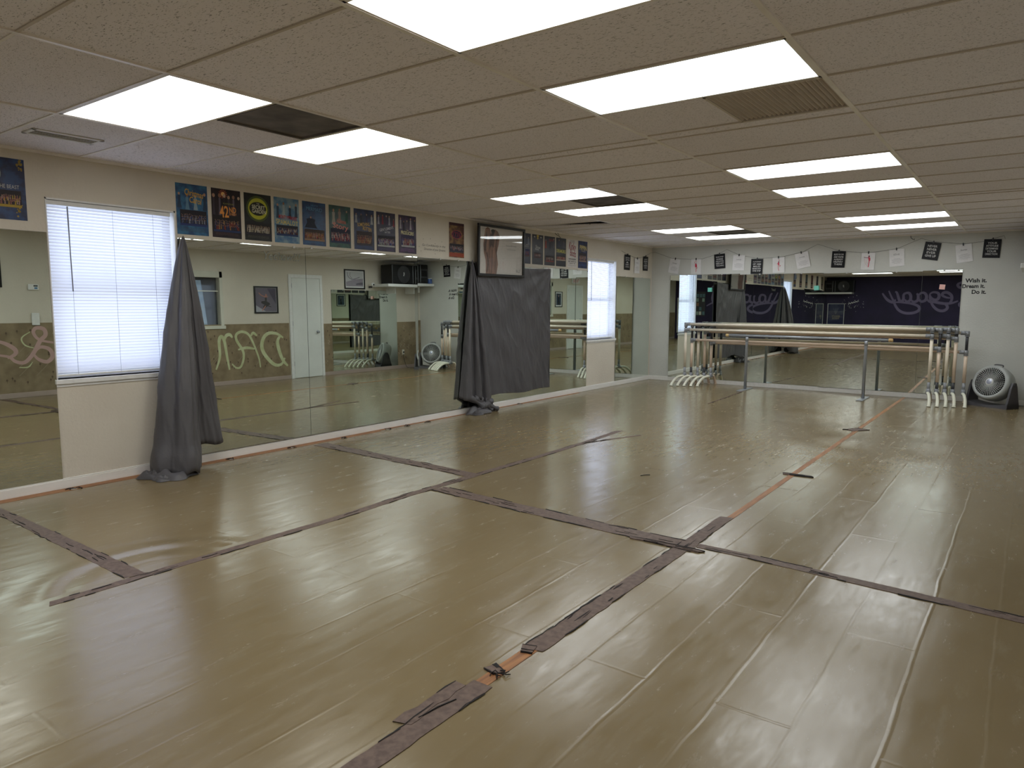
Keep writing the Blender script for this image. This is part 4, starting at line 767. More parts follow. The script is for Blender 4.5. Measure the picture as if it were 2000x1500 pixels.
# ------------------------------------------------------------------ ballet barres
def pvc_barre(i, xl, yl, xr, yr, ztop, z2, lab, pink):
    pl = Vector((xl, yl, 0)); pr = Vector((xr, yr, 0)); ax = (pr - pl).normalized(); fd = Vector((ax.y, -ax.x, 0))    # fd points to the room
    t = tag(empty('ballet_barre', ((xl + xr) / 2, (yl + yr) / 2, 0)), lab, 'ballet barre', 'double ballet barres of cream pipe')
    C0 = Vector(t.location); P = lambda p: p - C0; R = .0215
    mp_ = M_pvcpink if pink else M_pvc
    for z, nm, mm in ((ztop, 'top_rail', M_pvc), (z2, 'lower_rail', M_pvcpink if pink else M_pvc)):
        MB().tube([P(pl + ax * .03 + Vector((0, 0, z))), P(pr - ax * .03 + Vector((0, 0, z)))], R, 16).build(nm, mm, t)
    for b, sgn in ((pl, 1), (pr, -1)):
        V = lambda z: P(b + Vector((0, 0, z)))
        MB().tube([V(z2 - .03), V(.31)], R * 1.04, 16).build('post', mp_, t)
        MB().tube([V(ztop), V(z2)], R * .92, 14).build('upper_post', M_dpipe, t)
        MB().tube([V(.31), V(.17)], R * .98, 14).build('lower_post', M_dpipe if i % 2 else M_fit, t)
        f = MB()
        for z in (ztop, z2):
            f.tube([V(z - .045), V(z + .028)], R * 1.32, 16); f.tube([V(z), V(z) + ax * sgn * .075], R * 1.30, 16)
            f.tube([V(z - .050), V(z - .042)], R * 1.42, 16); f.tube([V(z) + ax * sgn * .070, V(z) + ax * sgn * .078], R * 1.42, 16)
        f.build('tee_fitting', M_fit, t)
        f = MB(); f.tube([V(.215), V(.145)], R * 1.32, 16); f.tube([V(.155) - fd * .055, V(.155) + fd * .055], R * 1.30, 16); f.build('base_fitting', M_fit, t)
        sp = ax * (-sgn) 
        for s2, ln, spl in ((1, .36, .07), (-1, .22, .0)):
            pts = smooth_path([V(.155) + fd * s2 * .05, V(.155) + fd * s2 * .11 + sp * spl * .25, V(.142) + fd * s2 * (.11 + (ln - .11) * .35) + sp * spl * .55, V(.09) + fd * s2 * (.11 + (ln - .11) * .7) + sp * spl * .85, V(.032) + fd * s2 * ln + sp * spl, V(.004) + fd * s2 * (ln + .012) + sp * spl], 4)
            n = len(pts); rr = [R * (.98 if k < n - 4 else 1.0 + .32 * (k - n + 4) / 3) for k in range(n)]
            MB().tube(pts, rr, 14).build('foot', M_foot if s2 > 0 else mp_, t)
bl = ['front cream ballet barre of the stack, its rails nearest the viewer', 'second ballet barre of the stack, with long dark upper posts', 'middle ballet barre of the five stacked ones', 'fourth ballet barre of the stack, next before the rearmost', 'rearmost ballet barre, standing out farthest right beside the fan']
zs = [(1.062, .968), (1.056, .790), (1.062, .970), (1.055, .935), (1.015, .745)]
for k in range(5):
    pvc_barre(k, .885 + .100 * k, 11.78 + .047 * k, 4.632 + .095 * k + (.03 if k == 4 else 0), 11.62 + .047 * k, zs[k][0], zs[k][1], bl[k], k in (1, 3, 4))
t = tag(empty('metal_barre', (2.9, 11.62, 0)), 'single grey metal ballet barre with wooden end caps in front of the cream ones', 'ballet barre')
q0 = Vector((-1.225, .05, 0)); q1 = Vector((1.215, -.055, 0)); mx_ = (q1 - q0).normalized()
MB().tube([q0 + Vector((0, 0, .893)), q1 + Vector((0, 0, .893))], .0205, 16).build('rail', M_steel, t)
for e, s in ((q0, -1), (q1, 1)): MB().tube([e + Vector((0, 0, .893)) - mx_ * s * .02, e + Vector((0, 0, .893)) + mx_ * s * .028, e + Vector((0, 0, .893)) + mx_ * s * .036], [.0255, .0255, .018], 16).build('end_cap', M_cap, t)
for xx in (-.90, .895):
    yy = q0.y + (xx - q0.x) / (q1.x - q0.x) * (q1.y - q0.y); p = Vector((xx, yy, 0))
    MB().tube([p + Vector((0, 0, .012)), p + Vector((0, 0, .855)), p + Vector((0, 0, .872))], [.0235, .0215, .021], 14).build('post', M_steel, t)
    MB().rbox((xx - .045, yy - .30, 0), (xx + .045, yy + .28, .012), .003).build('base_plate', M_steel, t)
    c = MB().tube([p + Vector((0, 0, .80)), p + Vector((0, 0, .872))], .0245, 14); c.tube([p + Vector((0, -.026, .838)), p + Vector((0, -.018, .838))], .006, 8); c.build('height_collar', M_steel, t)

# ------------------------------------------------------------------ fan
t = tag(empty('box_fan', (5.385, 11.84, 0)), 'round grey floor fan tilted back in its charcoal stand beside the barres', 'fan')
t.rotation_euler = (0, 0, -.50)
RF = .245
head = Matrix.Translation((0, 0, .325)) @ Matrix.Rotation(math.radians(90 - 17), 4, 'X')    # local z -> towards -y and up
def HZ(v): return head @ Vector(v)
m = MB(); m.lathe([(RF * .80, .085), (RF * .86, .095), (RF * .95, .09), (RF, .06), (RF * 1.01, .02), (RF * 1.0, -.05), (RF * .96, -.10), (RF * .86, -.125)], 48, mw=head); m.build('housing', M_fan, t)
m = MB(); m.lathe([(RF * .80, .075), (RF * .86, -.02), (RF * .84, -.085)], 48, mw=head); m.build('inner_duct', M_fandark, t)
m = MB()
for k in range(48):           # gently swirled spokes
    a = 2 * PI * k / 44; m.tube([HZ((r * math.cos(a + .9 * (r - .05)), r * math.sin(a + .9 * (r - .05)), .088 + .006 * math.sin(PI * (r - .05) / .16))) for r in (.05, .085, .12, .16, RF * .82)], 0.0032, 4)
for r in (.075, .10, .125, .150, .175): m.tube([HZ((r * math.cos(2 * PI * j / 40), r * math.sin(2 * PI * j / 40), .091)) for j in range(40)], .0014, 4, closed=True)
m.build('grille', mat('grille_grey', (196, 198, 196), .4, scale=6), t)
m = MB(); m.lathe([(.0, .106), (.03, .104), (.050, .096), (.054, .084), (.054, .076)], 32, mw=head); hb = m.build('hub', M_white, t)
m = MB(); m.lathe([(.0, .1085), (.026, .1068), (.036, .1025)], 28, mw=head); m.build('hub_badge', mat('badge_silver', (176, 180, 196), .3, metal=.5, scale=20), hb)
bl_ = MB()
for k in range(5):
    a = 2 * PI * k / 5; vs = []
    for r in (.05, .10, .15, .19):
        for s, zz in ((-.22, .02), (0, .03), (.30, -.015)): vs.append(HZ((r * math.cos(a + s * (1.2 - r)), r * math.sin(a + s * (1.2 - r)), zz + .01)))
    bl_.add(vs, [(3 * i + j, 3 * i + j + 1, 3 * i + j + 4, 3 * i + j + 3) for i in range(3) for j in range(2)], 0, True)
bl_.build('fan_blades', mat('blade_grey', (30, 30, 32), .4, scale=6), t)
m = MB(); m.lathe([(.0, -.08), (.04, -.08), (.045, -.06), (.045, .0)], 24, mw=head)
for k in range(24): a = 2 * PI * k / 24; m.tube([HZ((.04 * math.cos(a), .04 * math.sin(a), -.078)), HZ((RF * .84 * math.cos(a), RF * .84 * math.sin(a), -.08))], .0018, 4)
m.build('rear_grille', M_fandark, t)
m = MB(); m.lathe([(.0, -.095), (RF * .85, -.095), (RF * .85, -.10), (.0, -.10)], 32, mw=head); m.build('interior_shade_disc', M_dark, t)  # dark disc added to stand in for the shade inside the fan
# stand: shallow base with two rising arms
for sx in (-1, 1):
    pr = [(-.15, 0), (.13, 0), (.12, .06), (.06, .30), (.03, .355), (-.03, .355), (-.07, .28), (-.13, .07)]
    x0, x1 = sx * (RF + .012), sx * (RF + .040); vs = [(x0, a, b) for a, b in pr] + [(x1, a, b) for a, b in pr]; n = len(pr)
    MB().add(vs, [tuple(range(n)) if sx < 0 else tuple(reversed(range(n))), tuple(reversed(range(n, 2 * n))) if sx < 0 else tuple(range(n, 2 * n))] + [((i + 1) % n, i, i + n, (i + 1) % n + n) for i in range(n)]).build('stand_arm', M_fandark, t)
m = MB(); pr = []
for i in range(13):
    x = -(RF + .04) + (RF + .04) * 2 * i / 12; z = .07 - .035 * (1 - (x / (RF + .04)) ** 2); pr.append((x, z))
vs = [(x, -.15, 0) for x, z in pr] + [(x, -.14, z) for x, z in pr] + [(x, .12, z) for x, z in pr] + [(x, .13, 0) for x, z in pr]; n = 13
m.add(vs, [(r * n + i, r * n + i + 1, (r + 1) * n + i + 1, (r + 1) * n + i) for r in range(3) for i in range(n - 1)] + [(0, n, 2 * n, 3 * n), (n - 1, 4 * n - 1, 3 * n - 1, 2 * n - 1)]); m.build('stand_base', M_fandark, t)
m = MB(); m.tube(smooth_path([HZ((-.06, RF * .99, -.02)), HZ((-.05, RF * 1.1, -.02)), HZ((.05, RF * 1.1, -.02)), HZ((.06, RF * .99, -.02))], 5), .008, 8); m.build('carry_handle', M_fandark, t)
for sx in (-1, 1): MB().tube([(sx * (RF - .005), 0, .325), (sx * (RF + .05), 0, .325)], .028, 18).build('pivot_knob', M_fandark, t)
m = MB(); m.tube(smooth_path([(5.55, 12.05, .008), (5.75, 12.10, .008), (5.95, 12.0, .008), (6.05, 11.85, .02), (6.09, 11.80, .20), (6.108, 11.785, .36)], 6), .004, 6)
tag(m.build('power_cord', M_dpipe), 'thin dark power cord from the fan to the right wall outlet', 'cord')

# ------------------------------------------------------------------ tape on the floor
def tape(pts, w, lab, seed=1, rips=8, z=.0011, extra=None, grp='worn brown tape strips on the floor', jit=.0028):
    rnd = random.Random(seed); P = [Vector((a, b)) for a, b in pts]; L_ = []; 
    for i in range(len(P) - 1):
        n = max(2, int((P[i + 1] - P[i]).length / .045))
        for j in range(n): L_.append(P[i].lerp(P[i + 1], j / n))
    L_.append(P[-1]); k = len(L_); ws = w if isinstance(w, (list, tuple)) else [w, w]; z = z + .00022 * seed
    vs = []; le = []; re = []
    for i, p in enumerate(L_):
        a = L_[max(i - 1, 0)]; b = L_[min(i + 1, k - 1)]; d = (b - a).normalized(); n = Vector((-d.y, d.x)); ww = (ws[0] + (ws[1] - ws[0]) * i / (k - 1)) / 2
        e = rnd.uniform(-.012, .012) if i in (0, k - 1) else 0
        l = p + n * (ww + rnd.uniform(-jit, jit)) + d * e; r = p - n * (ww + rnd.uniform(-jit, jit)) - d * e; le.append(l); re.append(r)
    for i in range(k): vs += [(le[i].x, le[i].y, z), (re[i].x, re[i].y, z)]
    o = len(vs)
    for i in range(k): vs += [(le[i].x, le[i].y, 0), (re[i].x, re[i].y, 0)]
    fs = []
    for i in range(k - 1): fs += [(2 * i + 1, 2 * i + 3, 2 * i + 2, 2 * i), (2 * i, 2 * i + 2, o + 2 * i + 2, o + 2 * i), (2 * i + 3, 2 * i + 1, o + 2 * i + 1, o + 2 * i + 3)]
    t = tag(MB().add(vs, fs).build('floor_tape', M_tape), lab, 'tape', grp)
    m = MB()
    for e in range(rips):         # torn slits and lifted dark edges
        i = rnd.randrange(0, max(1, k - 3)); f = rnd.choice([rnd.uniform(-.05, .03), rnd.uniform(.97, 1.05), rnd.uniform(.1, .9), rnd.uniform(.97, 1.03)]); n = rnd.randint(2, 4); q = [le[min(i + j, k - 1)].lerp(re[min(i + j, k - 1)], f + rnd.uniform(-.04, .04)) for j in range(n)]
        hw = rnd.uniform(.0015, .0042); a = []; b = []
        for j, p in enumerate(q):
            d = (q[min(j + 1, n - 1)] - q[max(j - 1, 0)]); d = d.normalized() if d.length else Vector((1, 0)); nn = Vector((-d.y, d.x)); h_ = hw * (1.0 if 0 < j < n - 1 or n == 2 else .4); a.append(p + nn * h_); b.append(p - nn * h_)
        zz = z + rnd.uniform(.0008, .0025)
        m.add([(p.x, p.y, zz) for p in a] + [(p.x, p.y, zz) for p in b] + [(p.x, p.y, .0005) for p in b], [(j, j + n, j + n + 1, j + 1) for j in range(n - 1)] + [(j + n, j + 2 * n, j + 2 * n + 1, j + n + 1) for j in range(n - 1)])
    if m.f: m.build('torn_edge', M_torn, t)
    return t
tape([(.21, 1.665), (.6, 1.668), (1.2, 1.665), (1.45, 1.665), (2.17, 1.66)], [.07, .10], 'dark brown tape strip at the left edge running from the wall to the long strip', 1, 26)
tape([(2.205, 1.255), (2.205, 2.0), (2.215, 2.9), (2.185, 3.6), (2.195, 4.35)], [.055, .075], 'long tape strip parallel to the left wall, from lower left to the middle', 2, 34)
tape([(2.19, 4.36), (2.205, 5.2), (2.200, 6.1), (2.165, 6.93)], [.07, .06], 'narrow far tape strip ending in a fork in the window glare', 3, 26)
tape([(2.22, 6.10), (2.33, 6.45), (2.47, 6.83)], [.025, .04], 'thin peeled branch of the forked tape strip', 4, 8)
tape([(.16, 4.43), (1.0, 4.40), (1.7, 4.375), (2.20, 4.35)], [.15, .125], 'wide tape strip from the baseboard to the middle junction', 5, 40)
tape([(2.24, 3.875), (3.0, 3.835), (3.7, 3.81), (4.30, 3.79)], [.13, .15], 'wide ragged tape strip between the two floor junctions', 6, 60)
tape([(4.30, 3.835), (4.60, 3.835), (5.2, 3.80), (6.05, 3.755)], [.07, .078], 'smooth tape strip running off the right edge of the photo', 7, 22)
tape([(4.24, 4.475), (4.245, 3.84), (4.238, 3.2), (4.240, 2.235)], [.085, .090], 'tape strip running toward the viewer through the right junction', 8, 40)
tape([(4.24, 1.915), (4.240, 1.30), (4.235, .9), (4.23, .2)], [.088, .100], 'tape strip at the bottom edge of the photo, below the bare wood', 9, 12)
tape([(4.178, 1.865), (4.178, 1.56)], [.05, .055], 'short offcut of tape lying against the bottom strip', 10, 2, z=.0026, jit=.009)
tape([(4.185, 2.03), (4.245, 2.01)], [.05, .05], 'small torn tape patch across the bare wood at the bottom', 11, 7, z=.003, jit=.008)
tape([(4.20, 2.215), (4.25, 2.235)], [.06, .06], 'folded end piece of tape above the bare wood', 16, 5, z=.003)
tape([(4.185, 8.65), (4.31, 8.575)], [.20, .22], 'square tape patch halfway along the bare wood strip', 12, 8, z=.003, jit=.02)
tape([(4.19, 5.955), (4.30, 5.965), (4.42, 5.975)], [.05, .035], 'thin dark tape sliver lying across the bare wood strip', 13, 14, z=.004)
tape([(2.14, 9.65), (2.10, 10.6), (2.05, 11.35)], [.02, .03], 'faint thin tape line near the barres', 14, 14, jit=.003)
tape([(4.36, 3.73), (4.10, 3.735), (3.92, 3.725)], [.035, .03], 'loose dark tape curl at the right junction', 15, 14, z=.004, jit=.005)
m = MB().tube([(4.205, 1.615, .004), (4.215, 1.70, .006), (4.232, 1.775, .004)], .0028, 5); tag(m.build('tape_sliver', M_torn), 'black rolled sliver lying on the bottom tape strip', 'debris')
m = MB(); rnd = random.Random(5)
for i in range(7):
    a = rnd.uniform(0, 6.28); p = Vector((4.255 + rnd.uniform(-.012, .012), 2.0 + rnd.uniform(-.01, .01), .006)); m.tube([p, p + Vector((math.cos(a) * .02, math.sin(a) * .02, .006)), p + Vector((math.cos(a + .8) * .03, math.sin(a + .8) * .03, .001))], .0022, 5)
tag(m.build('tape_curl', M_torn), 'crumpled black curl at the end of the small torn patch', 'debris')
def debris(x, y, s, seed, lab):
    rnd = random.Random(seed); m = MB(); c = MB()
    for i in range(6):
        a = rnd.uniform(-.5, .5) + (PI / 2 if i % 2 else 0); p = Vector((x + rnd.uniform(-.02, .02) * s, y + rnd.uniform(-.03, .03) * s, .003)); l = rnd.uniform(.02, .045) * s
        m.tube([p - Vector((math.cos(a), math.sin(a), 0)) * l * .5, p + Vector((0, 0, .006 * s)), p + Vector((math.cos(a), math.sin(a), 0)) * l * .5], .0025 * s, 5)
    t = tag(m.build('tape_scrap', M_torn), lab, 'debris', 'torn black tape scraps by the left baseboard')
    c.box((x - .012 * s, y - .018 * s, .001), (x + .010 * s, y + .014 * s, .003)); c.build('tape_core', M_clip, t)
dl = ['scrap by the baseboard below the near window', 'first torn scrap past the first drape', 'second torn scrap past the first drape', 'torn scrap beside the wide tape strip end', 'scrap just beyond the wide strip end', 'middle torn scrap before the second drape', 'last torn scrap before the second drape', 'torn scrap on the baseboard under the grey cloth']
for i, (x, y) in enumerate([(.085, 2.217), (.085, 3.505), (.085, 4.142), (.09, 4.77), (.068, 5.427), (.07, 5.725), (.07, 6.049), (.05, 7.96)]): debris(x, y, 1.15, 30 + i, dl[i] + ', dark with a pale core')
m = MB().tube([(3.28, 5.17, .003), (3.31, 5.22, .005), (3.33, 5.24, .003)], .003, 5); tag(m.build('floor_sliver', M_torn), 'tiny dark sliver on the open floor between the tape strips', 'debris')

# ------------------------------------------------------------------ right wall, seen in the mirrors
m = MB(); m.box((WR - .010, YB, .075), (WR, 4.75, 1.09)); m.box((WR - .010, 5.6, .075), (WR, 8.66, 1.11)); m.box((WR - .010, 9.5, .075), (WR, 9.725, 1.08)); m.box((WR - .010, 11.615, .075), (WR, LB, 1.08)); tag(m.build('trim_5', M_brownwain), kind='structure')
m = MB(); rnd = random.Random(9); ms = [flat((92, 76, 58)), flat((150, 136, 112)), flat((112, 98, 74)), flat((166, 152, 130))]
for (ya, yb_, zt) in ((-3.8, 4.7, 1.03), (5.65, 8.62, 1.03), (9.52, 9.72, 1.0), (11.62, 12.2, 1.0)):
    n = int((yb_ - ya) * 26)
    for i in range(n):
        y = rnd.uniform(ya, yb_); z = rnd.uniform(.2, zt - .03); m.disc(-y, z, .013, .018, .0004, 8, 0); m.box((-y - .002, z - .04, .0001), (-y + .002, z, .0003), 0)
    if ya > 9:
        for i in range(int((yb_ - ya) * 14)):
            y = rnd.uniform(ya + .05, yb_ - .05); z = rnd.uniform(.2, .95); m.stroke([(-y, z), (-y + .04, z + .03), (-y - .01, z + .06), (-y + .03, z + .09)], .010, .0005 + i * .00001, 3)
    for i in range(int((yb_ - ya) * 7)):
        y = rnd.uniform(ya + .1, yb_ - .1); z = rnd.uniform(.3, zt - .2)
        if y - .25 > ya: m.stroke([(-y, z + .15), (-y + .12, z + .02), (-y + .22, z - .08)], .007, .0002, 1)
tag(m.build('trim_6', ms, mw=frame('right', 0, 0, .0112)), kind='structure')
def gp(px, py): return (px, py)
def wpaint(strokes, w, mt, lab, off=.0122):
    m = MB()
    for i, s in enumerate(strokes): m.stroke([(-y, z) for y, z in s], w, i * .0013, 0, True)
    tag(m.build('painted_scrawl', mt, mw=frame('right', 0, 0, off)), lab, 'graffiti', 'spray painted scrawls on the right wainscot')
M_lime = mat('lime_spray', (196, 200, 160), .7, rgb2=(180, 184, 140), scale=7); M_rose = mat('rose_spray', (190, 156, 150), .7, scale=7)
def c5m(pts):      # measured on the reflection, kept as wall coordinates (y, z)
    return [(6.80 + (x - 190) / 1040 * 1.94 * (1 + (x - 190) * .00004), 1.10 - (y - 845) / 545 * 1.03) for x, y in pts]
wpaint([c5m(s) for s in ([(330, 1270), (375, 1150), (375, 1000), (400, 955), (430, 1000), (450, 1150), (470, 1280)], [(430, 1000), (450, 950), (490, 940), (515, 970)])], .062, M_lime, 'lime painted letter like an N, nearest the right wall window')
wpaint([c5m(s) for s in ([(500, 1225), (540, 1265), (590, 1260), (625, 1180), (620, 1100), (560, 1000), (560, 940), (620, 915), (690, 945), (740, 1040), (790, 1180), (805, 1280)], [(570, 1090), (660, 1075), (750, 1090)], [(715, 960), (740, 930), (780, 960)])], .052, M_lime, 'lime painted looping letter in the middle of the wainscot')
wpaint([c5m(s) for s in ([(1075, 990), (1000, 945), (910, 940), (850, 990), (830, 1080), (870, 1170), (960, 1260), (1040, 1265), (1085, 1200)], [(1050, 960), (1010, 1020), (1020, 1110), (1060, 1220), (1115, 1285)])], .075, M_lime, 'lime painted letter like a D, nearest the white door')
def c2m(pts): return [(3.842 + x * .00194, 1.085 - (y - 130) * .00178) for x, y in pts]
wpaint([c2m(s) for s in ([(-80, 260), (0, 290), (60, 340), (60, 380), (10, 410)], [(-60, 380), (20, 400), (60, 440), (120, 450), (180, 380), (230, 280), (270, 230), (260, 180), (210, 170), (190, 210), (230, 270), (340, 300)], [(190, 370), (230, 330), (290, 350), (310, 410), (270, 455), (210, 430), (185, 390)])], .060, M_rose, 'rose painted loops reflected in the mirror at the left edge')
wpaint([c2m(s) for s in ([(170, 200), (110, 250), (130, 310), (200, 340)], [(320, 215), (370, 290), (330, 360), (370, 420)], [(80, 490), (140, 490), (170, 450)])], .02, M_lime, 'thin lime squiggles around the rose painted loops', .0126)
# doors
def door(i, ya, yb_, zt, knob_y, lab_txt=None):
    f = MB(); 
    for a, b in (((WR - .02, ya - .07, 0), (WR, ya, zt)), ((WR - .02, yb_, 0), (WR, yb_ + .06, zt)), ((WR - .02, ya - .07, zt), (WR, yb_ + .06, zt + .07))): f.rbox(a, b, .003)
    d = tag(f.build('door_%d' % i, M_white), kind='structure')
    MB().rbox((WR - .016, ya + .004, .008), (WR - .004, yb_ - .004, zt - .004), .002).build('door_leaf', mat('door_white', (222, 224, 220), .5, scale=3), d)
    k = MB(); k.lathe([(.0, .055), (.018, .053), (.027, .042), (.024, .028), (.011, .018), (.011, .0)], 20, mw=frame('right', knob_y, .92, .018)); k.lathe([(.0, .004), (.03, .004), (.031, .0)], 20, mw=frame('right', knob_y, .92, .016)); k.build('door_handle', M_steel, d)
    for z in (.25, 1.05, 1.8): MB().box((WR - .022, (ya if knob_y > (ya + yb_) / 2 else yb_) - .005, z), (WR - .016, (ya if knob_y > (ya + yb_) / 2 else yb_) + .005, z + .09)).build('hinge', M_steel, d)
door(1, 8.75, 9.44, 2.0, 9.345); door(2, 4.84, 5.50, 1.93, 4.92)
# interior window with a blue sheet behind its glass
f = MB(); y0, y1, z0, z1 = RW
for a, b in (((WR - .015, y0 - .05, z0 - .05), (WR + .1, y0 + .02, z1 + .02)), ((WR - .015, y1 - .03, z0 - .05), (WR + .1, y1 + .03, z1 + .02)), ((WR - .015, y0 - .05, z1 - .09), (WR + .1, y1 + .03, z1 + .021)), ((WR - .03, y0 - .06, z0 - .05), (WR + .1, y1 + .05, z0 + .01))): f.rbox(a, b, .003)
f.box((WR + .04, y0 + .02, 1.70), (WR + .05, y1 - .03, 1.72))
w = tag(f.build('window_3', mat('cream_frame', (206, 204, 190), .5, scale=6)), kind='structure')
g = MB().box((WR + .03, y0, z0), (WR + .033, y1, z1 - .05)).build('glass_pane', M_glass, w)
MB().box((WR + .11, y0 - .05, z0 - .05), (WR + .13, y1 + .05, z1 + .05)).build('dark_backing', mat('dim_room', (70, 72, 84), .8, rgb2=(56, 58, 66), scale=3), w)
m = MB(); vs = []; fs = []; n = 24
for i in range(n + 1):
    for j in range(17):
        u = i / n; v = j / 16; vs.append((WR + .075 + .012 * math.sin(u * 15 + v * 3), y0 + .02 + (.46 + .10 * (1 - v)) * u, z0 + .02 + (.80) * v))
for i in range(n):
    for j in range(16): a = i * 17 + j; fs.append((a, a + 1, a + 18, a + 17))
o = MB().add(vs, fs, 0, True).build('window_sheet', mat('blue_sheet', (176, 194, 214), .7, rgb2=(140, 164, 196), scale=5)); s = o.modifiers.new('thick', 'SOLIDIFY'); s.thickness = .002
tag(o, 'pale blue sheet hanging behind the interior window', 'sheet')
# framed pictures on the right wall
def art_dancer(p, w, h):
    p.poly([(.035, .035), (w - .035, .035), (w - .035, h - .035), (.035, h - .035)], .0054, 0); p.poly([(w * .45, h - .035), (w * .1, h * .35), (w * .1, h - .035)], .0056, 4); p.poly([(w * .5, h * .06), (w - .035, h * .3), (w - .035, .035)], .0056, 3)
    p.disc(w * .53, h * .38, .10, .035, .0058, 14, 1, .2); p.disc(w * .50, h * .30, .08, .03, .0059, 12, 1, -.5); p.poly([(w * .47, h * .42), (w * .56, h * .42), (w * .55, h * .60), (w * .48, h * .60)], .006, 1); p.disc(w * .5, h * .67, .02, .024, .0061, 10, 2)
    p.stroke([(w * .49, h * .60), (w * .68, h * .66), (w * .80, h * .76)], .016, .0061, 2); p.stroke([(w * .55, h * .60), (w * .42, h * .62)], .014, .0061, 2); p.stroke([(w * .53, h * .28), (w * .68, h * .10)], .016, .0061, 2); p.stroke([(w * .5, h * .3), (w * .3, h * .24)], .014, .0061, 1)
    return [flat((112, 104, 120)), flat((28, 24, 30)), flat((196, 130, 110)), flat((176, 176, 184)), flat((76, 66, 88))]
picture('right', 8.43, 1.303, .525, .515, 'black framed dancer photo on the right wall between interior window and white door', art_dancer, fw_=.03, off=.002, group='framed pictures on the right wall')
def art_sketch(p, w, h):
    p.poly([(.05, .06), (w - .05, .06), (w - .05, h - .05), (.05, h - .05)], .0054, 0); p.poly([(.05, .06), (w - .05, .06), (w - .05, h * .36), (w * .5, h * .5), (.05, h * .55)], .0056, 1); p.poly([(.06, .09), (w * .45, .09), (w * .42, h * .30), (.06, h * .36)], .0058, 2)
    p.stroke([(w * .85, h * .85), (w * .8, h * .62), (w * .6, h * .5), (w * .25, h * .62)], .012, .006, 2); p.stroke([(w * .7, h * .86), (w * .72, h * .66), (w * .62, h * .55)], .010, .006, 3)
    return [flat((196, 196, 198)), flat((150, 142, 154)), flat((96, 88, 104)), flat((120, 110, 110))]
picture('right', 10.67, 1.808, .575, .42, 'black framed pale landscape print above the right wall mirror', art_sketch, fw_=.028, off=.002, group='framed pictures on the right wall')
def art_tall(p, w, h):
    p.poly([(.07, .06), (w - .07, .06), (w - .07, h - .06), (.07, h - .06)], .0054, 0); p.poly([(.10, .07), (w - .10, .07), (w - .12, h - .10), (.14, h - .10)], .0056, 1); figure(p, w / 2, .08, h * .6, .14, .0058, 2, 3); return [flat((36, 46, 66)), flat((60, 76, 104)), flat((24, 26, 34)), flat(SKIN[0])]
picture('right', 6.235, 1.32, .40, .47, 'black framed picture with wide pale mount beside the second door', art_tall, fw_=.02, off=.002, group='framed pictures on the right wall')
picture('right', 3.86, 1.60, .50, .52, 'black framed dark picture on the right wall near the viewer', art_tall, fw_=.03, off=.002, group='framed pictures on the right wall')
t = tag(MB().rbox((0, 0, 0), (.14, .085, .025), .006).build('thermostat', M_white, mw=frame('right', 4.32, 1.57, .0)), 'white thermostat with small display on the right wall', 'thermostat')
MB().box((.015, .05, .0255), (.07, .07, .026)).build('display', flat((60, 66, 66)), t); MB().box((.02, .015, .0255), (.06, .04, .026)).build('blue_panel', flat((76, 120, 160)), t)
tag(MB().rbox((0, 0, 0), (.10, .18, .02), .004).build('wall_box', M_white, mw=frame('right', 4.30, 1.055, .012)), 'small white box at the top of the wainscot below the thermostat', 'box')
t = tag(MB().rbox((0, 0, 0), (.30, .16, .04), .006).build('exit_sign', M_white, mw=frame('right', 5.30, 2.06, .0)), 'white exit sign with red letters above the second door', 'sign')
MB().fittext('EXIT', .22, .10, .15, .08, .041, 0, .01).build('sign_lettering', flat((200, 40, 40)), t)
t = tag(MB().rbox((0, 0, 0), (.07, .115, .006), .002).build('wall_outlet', mat('ivory_plate', (206, 200, 184), .5, scale=9), mw=frame('right', 11.82, .32, .011)), 'ivory outlet plate low on the right wall near the corner', 'outlet')
MB().rbox((.02, .04, .006), (.05, .07, .03), .003).build('plug', M_dpipe, t)
# corner shelf, loudspeaker, jar, camera
m = MB(); m.rbox((WR - .52, 10.88, 1.865), (WR, 12.18, 1.925), .008); sh = tag(m.build('wall_shelf', M_white), 'white corner shelf high on the right wall by the back corner', 'shelf')
for yy in (11.3, 11.9): MB().rbox((WR - .30, yy, 1.72), (WR - .0, yy + .02, 1.865), .003).build('bracket', M_white, sh)
def speaker(mw, lab, name='loudspeaker', flip=False):
    t = tag(empty(name, mw=mw), lab, 'loudspeaker', 'black loudspeakers on shelves'); w, h, d = .98, .43, .36; F = (lambda x: w - x) if flip else (lambda x: x)
    MB().rbox((0, 0, -d), (w, h, 0), .02).build('cabinet', M_black, t)
    MB().rbox((F(.02), .02, 0), (F(w - .30), h - .02, .012), .008).build('grille_cloth', mat('speaker_cloth', (26, 26, 28), .9, bump=.4, bscale=400, scale=60), t)
    m = MB(); m.lathe([(.19, .012), (.195, .020), (.185, .024), (.165, .014), (.0, .013)], 40, mw=Matrix.Translation((F(.34), h / 2, 0))); m.build('woofer_ring', M_dpipe, t)
    MB().stroke([(F(.325), .18), (F(.345), .22), (F(.335), .26)], .03, .0262, 0).disc(F(.35), .23, .012, .03, .0264).build('badge', flat((190, 190, 190)), t)
    m = MB(); m.rbox((F(w - .27), .12, 0), (F(w - .03), .33, .02), .008); m.build('horn', M_dpipe, t)
    m = MB(); m.rbox((F(w - .24), .16, .018), (F(w - .06), .29, .022), .004); m.build('horn_throat', M_dark, t)
    for x in (.62, .70): MB().tube([(F(x), .02, .03), (F(x), h - .02, .03)], .006, 8).build('metal_bar', M_steel, t)
    return t
speaker(frame('right', 12.04, 1.927, .46, yaw_=.0), 'black loudspeaker lying on the corner shelf beside the back wall', flip=True)
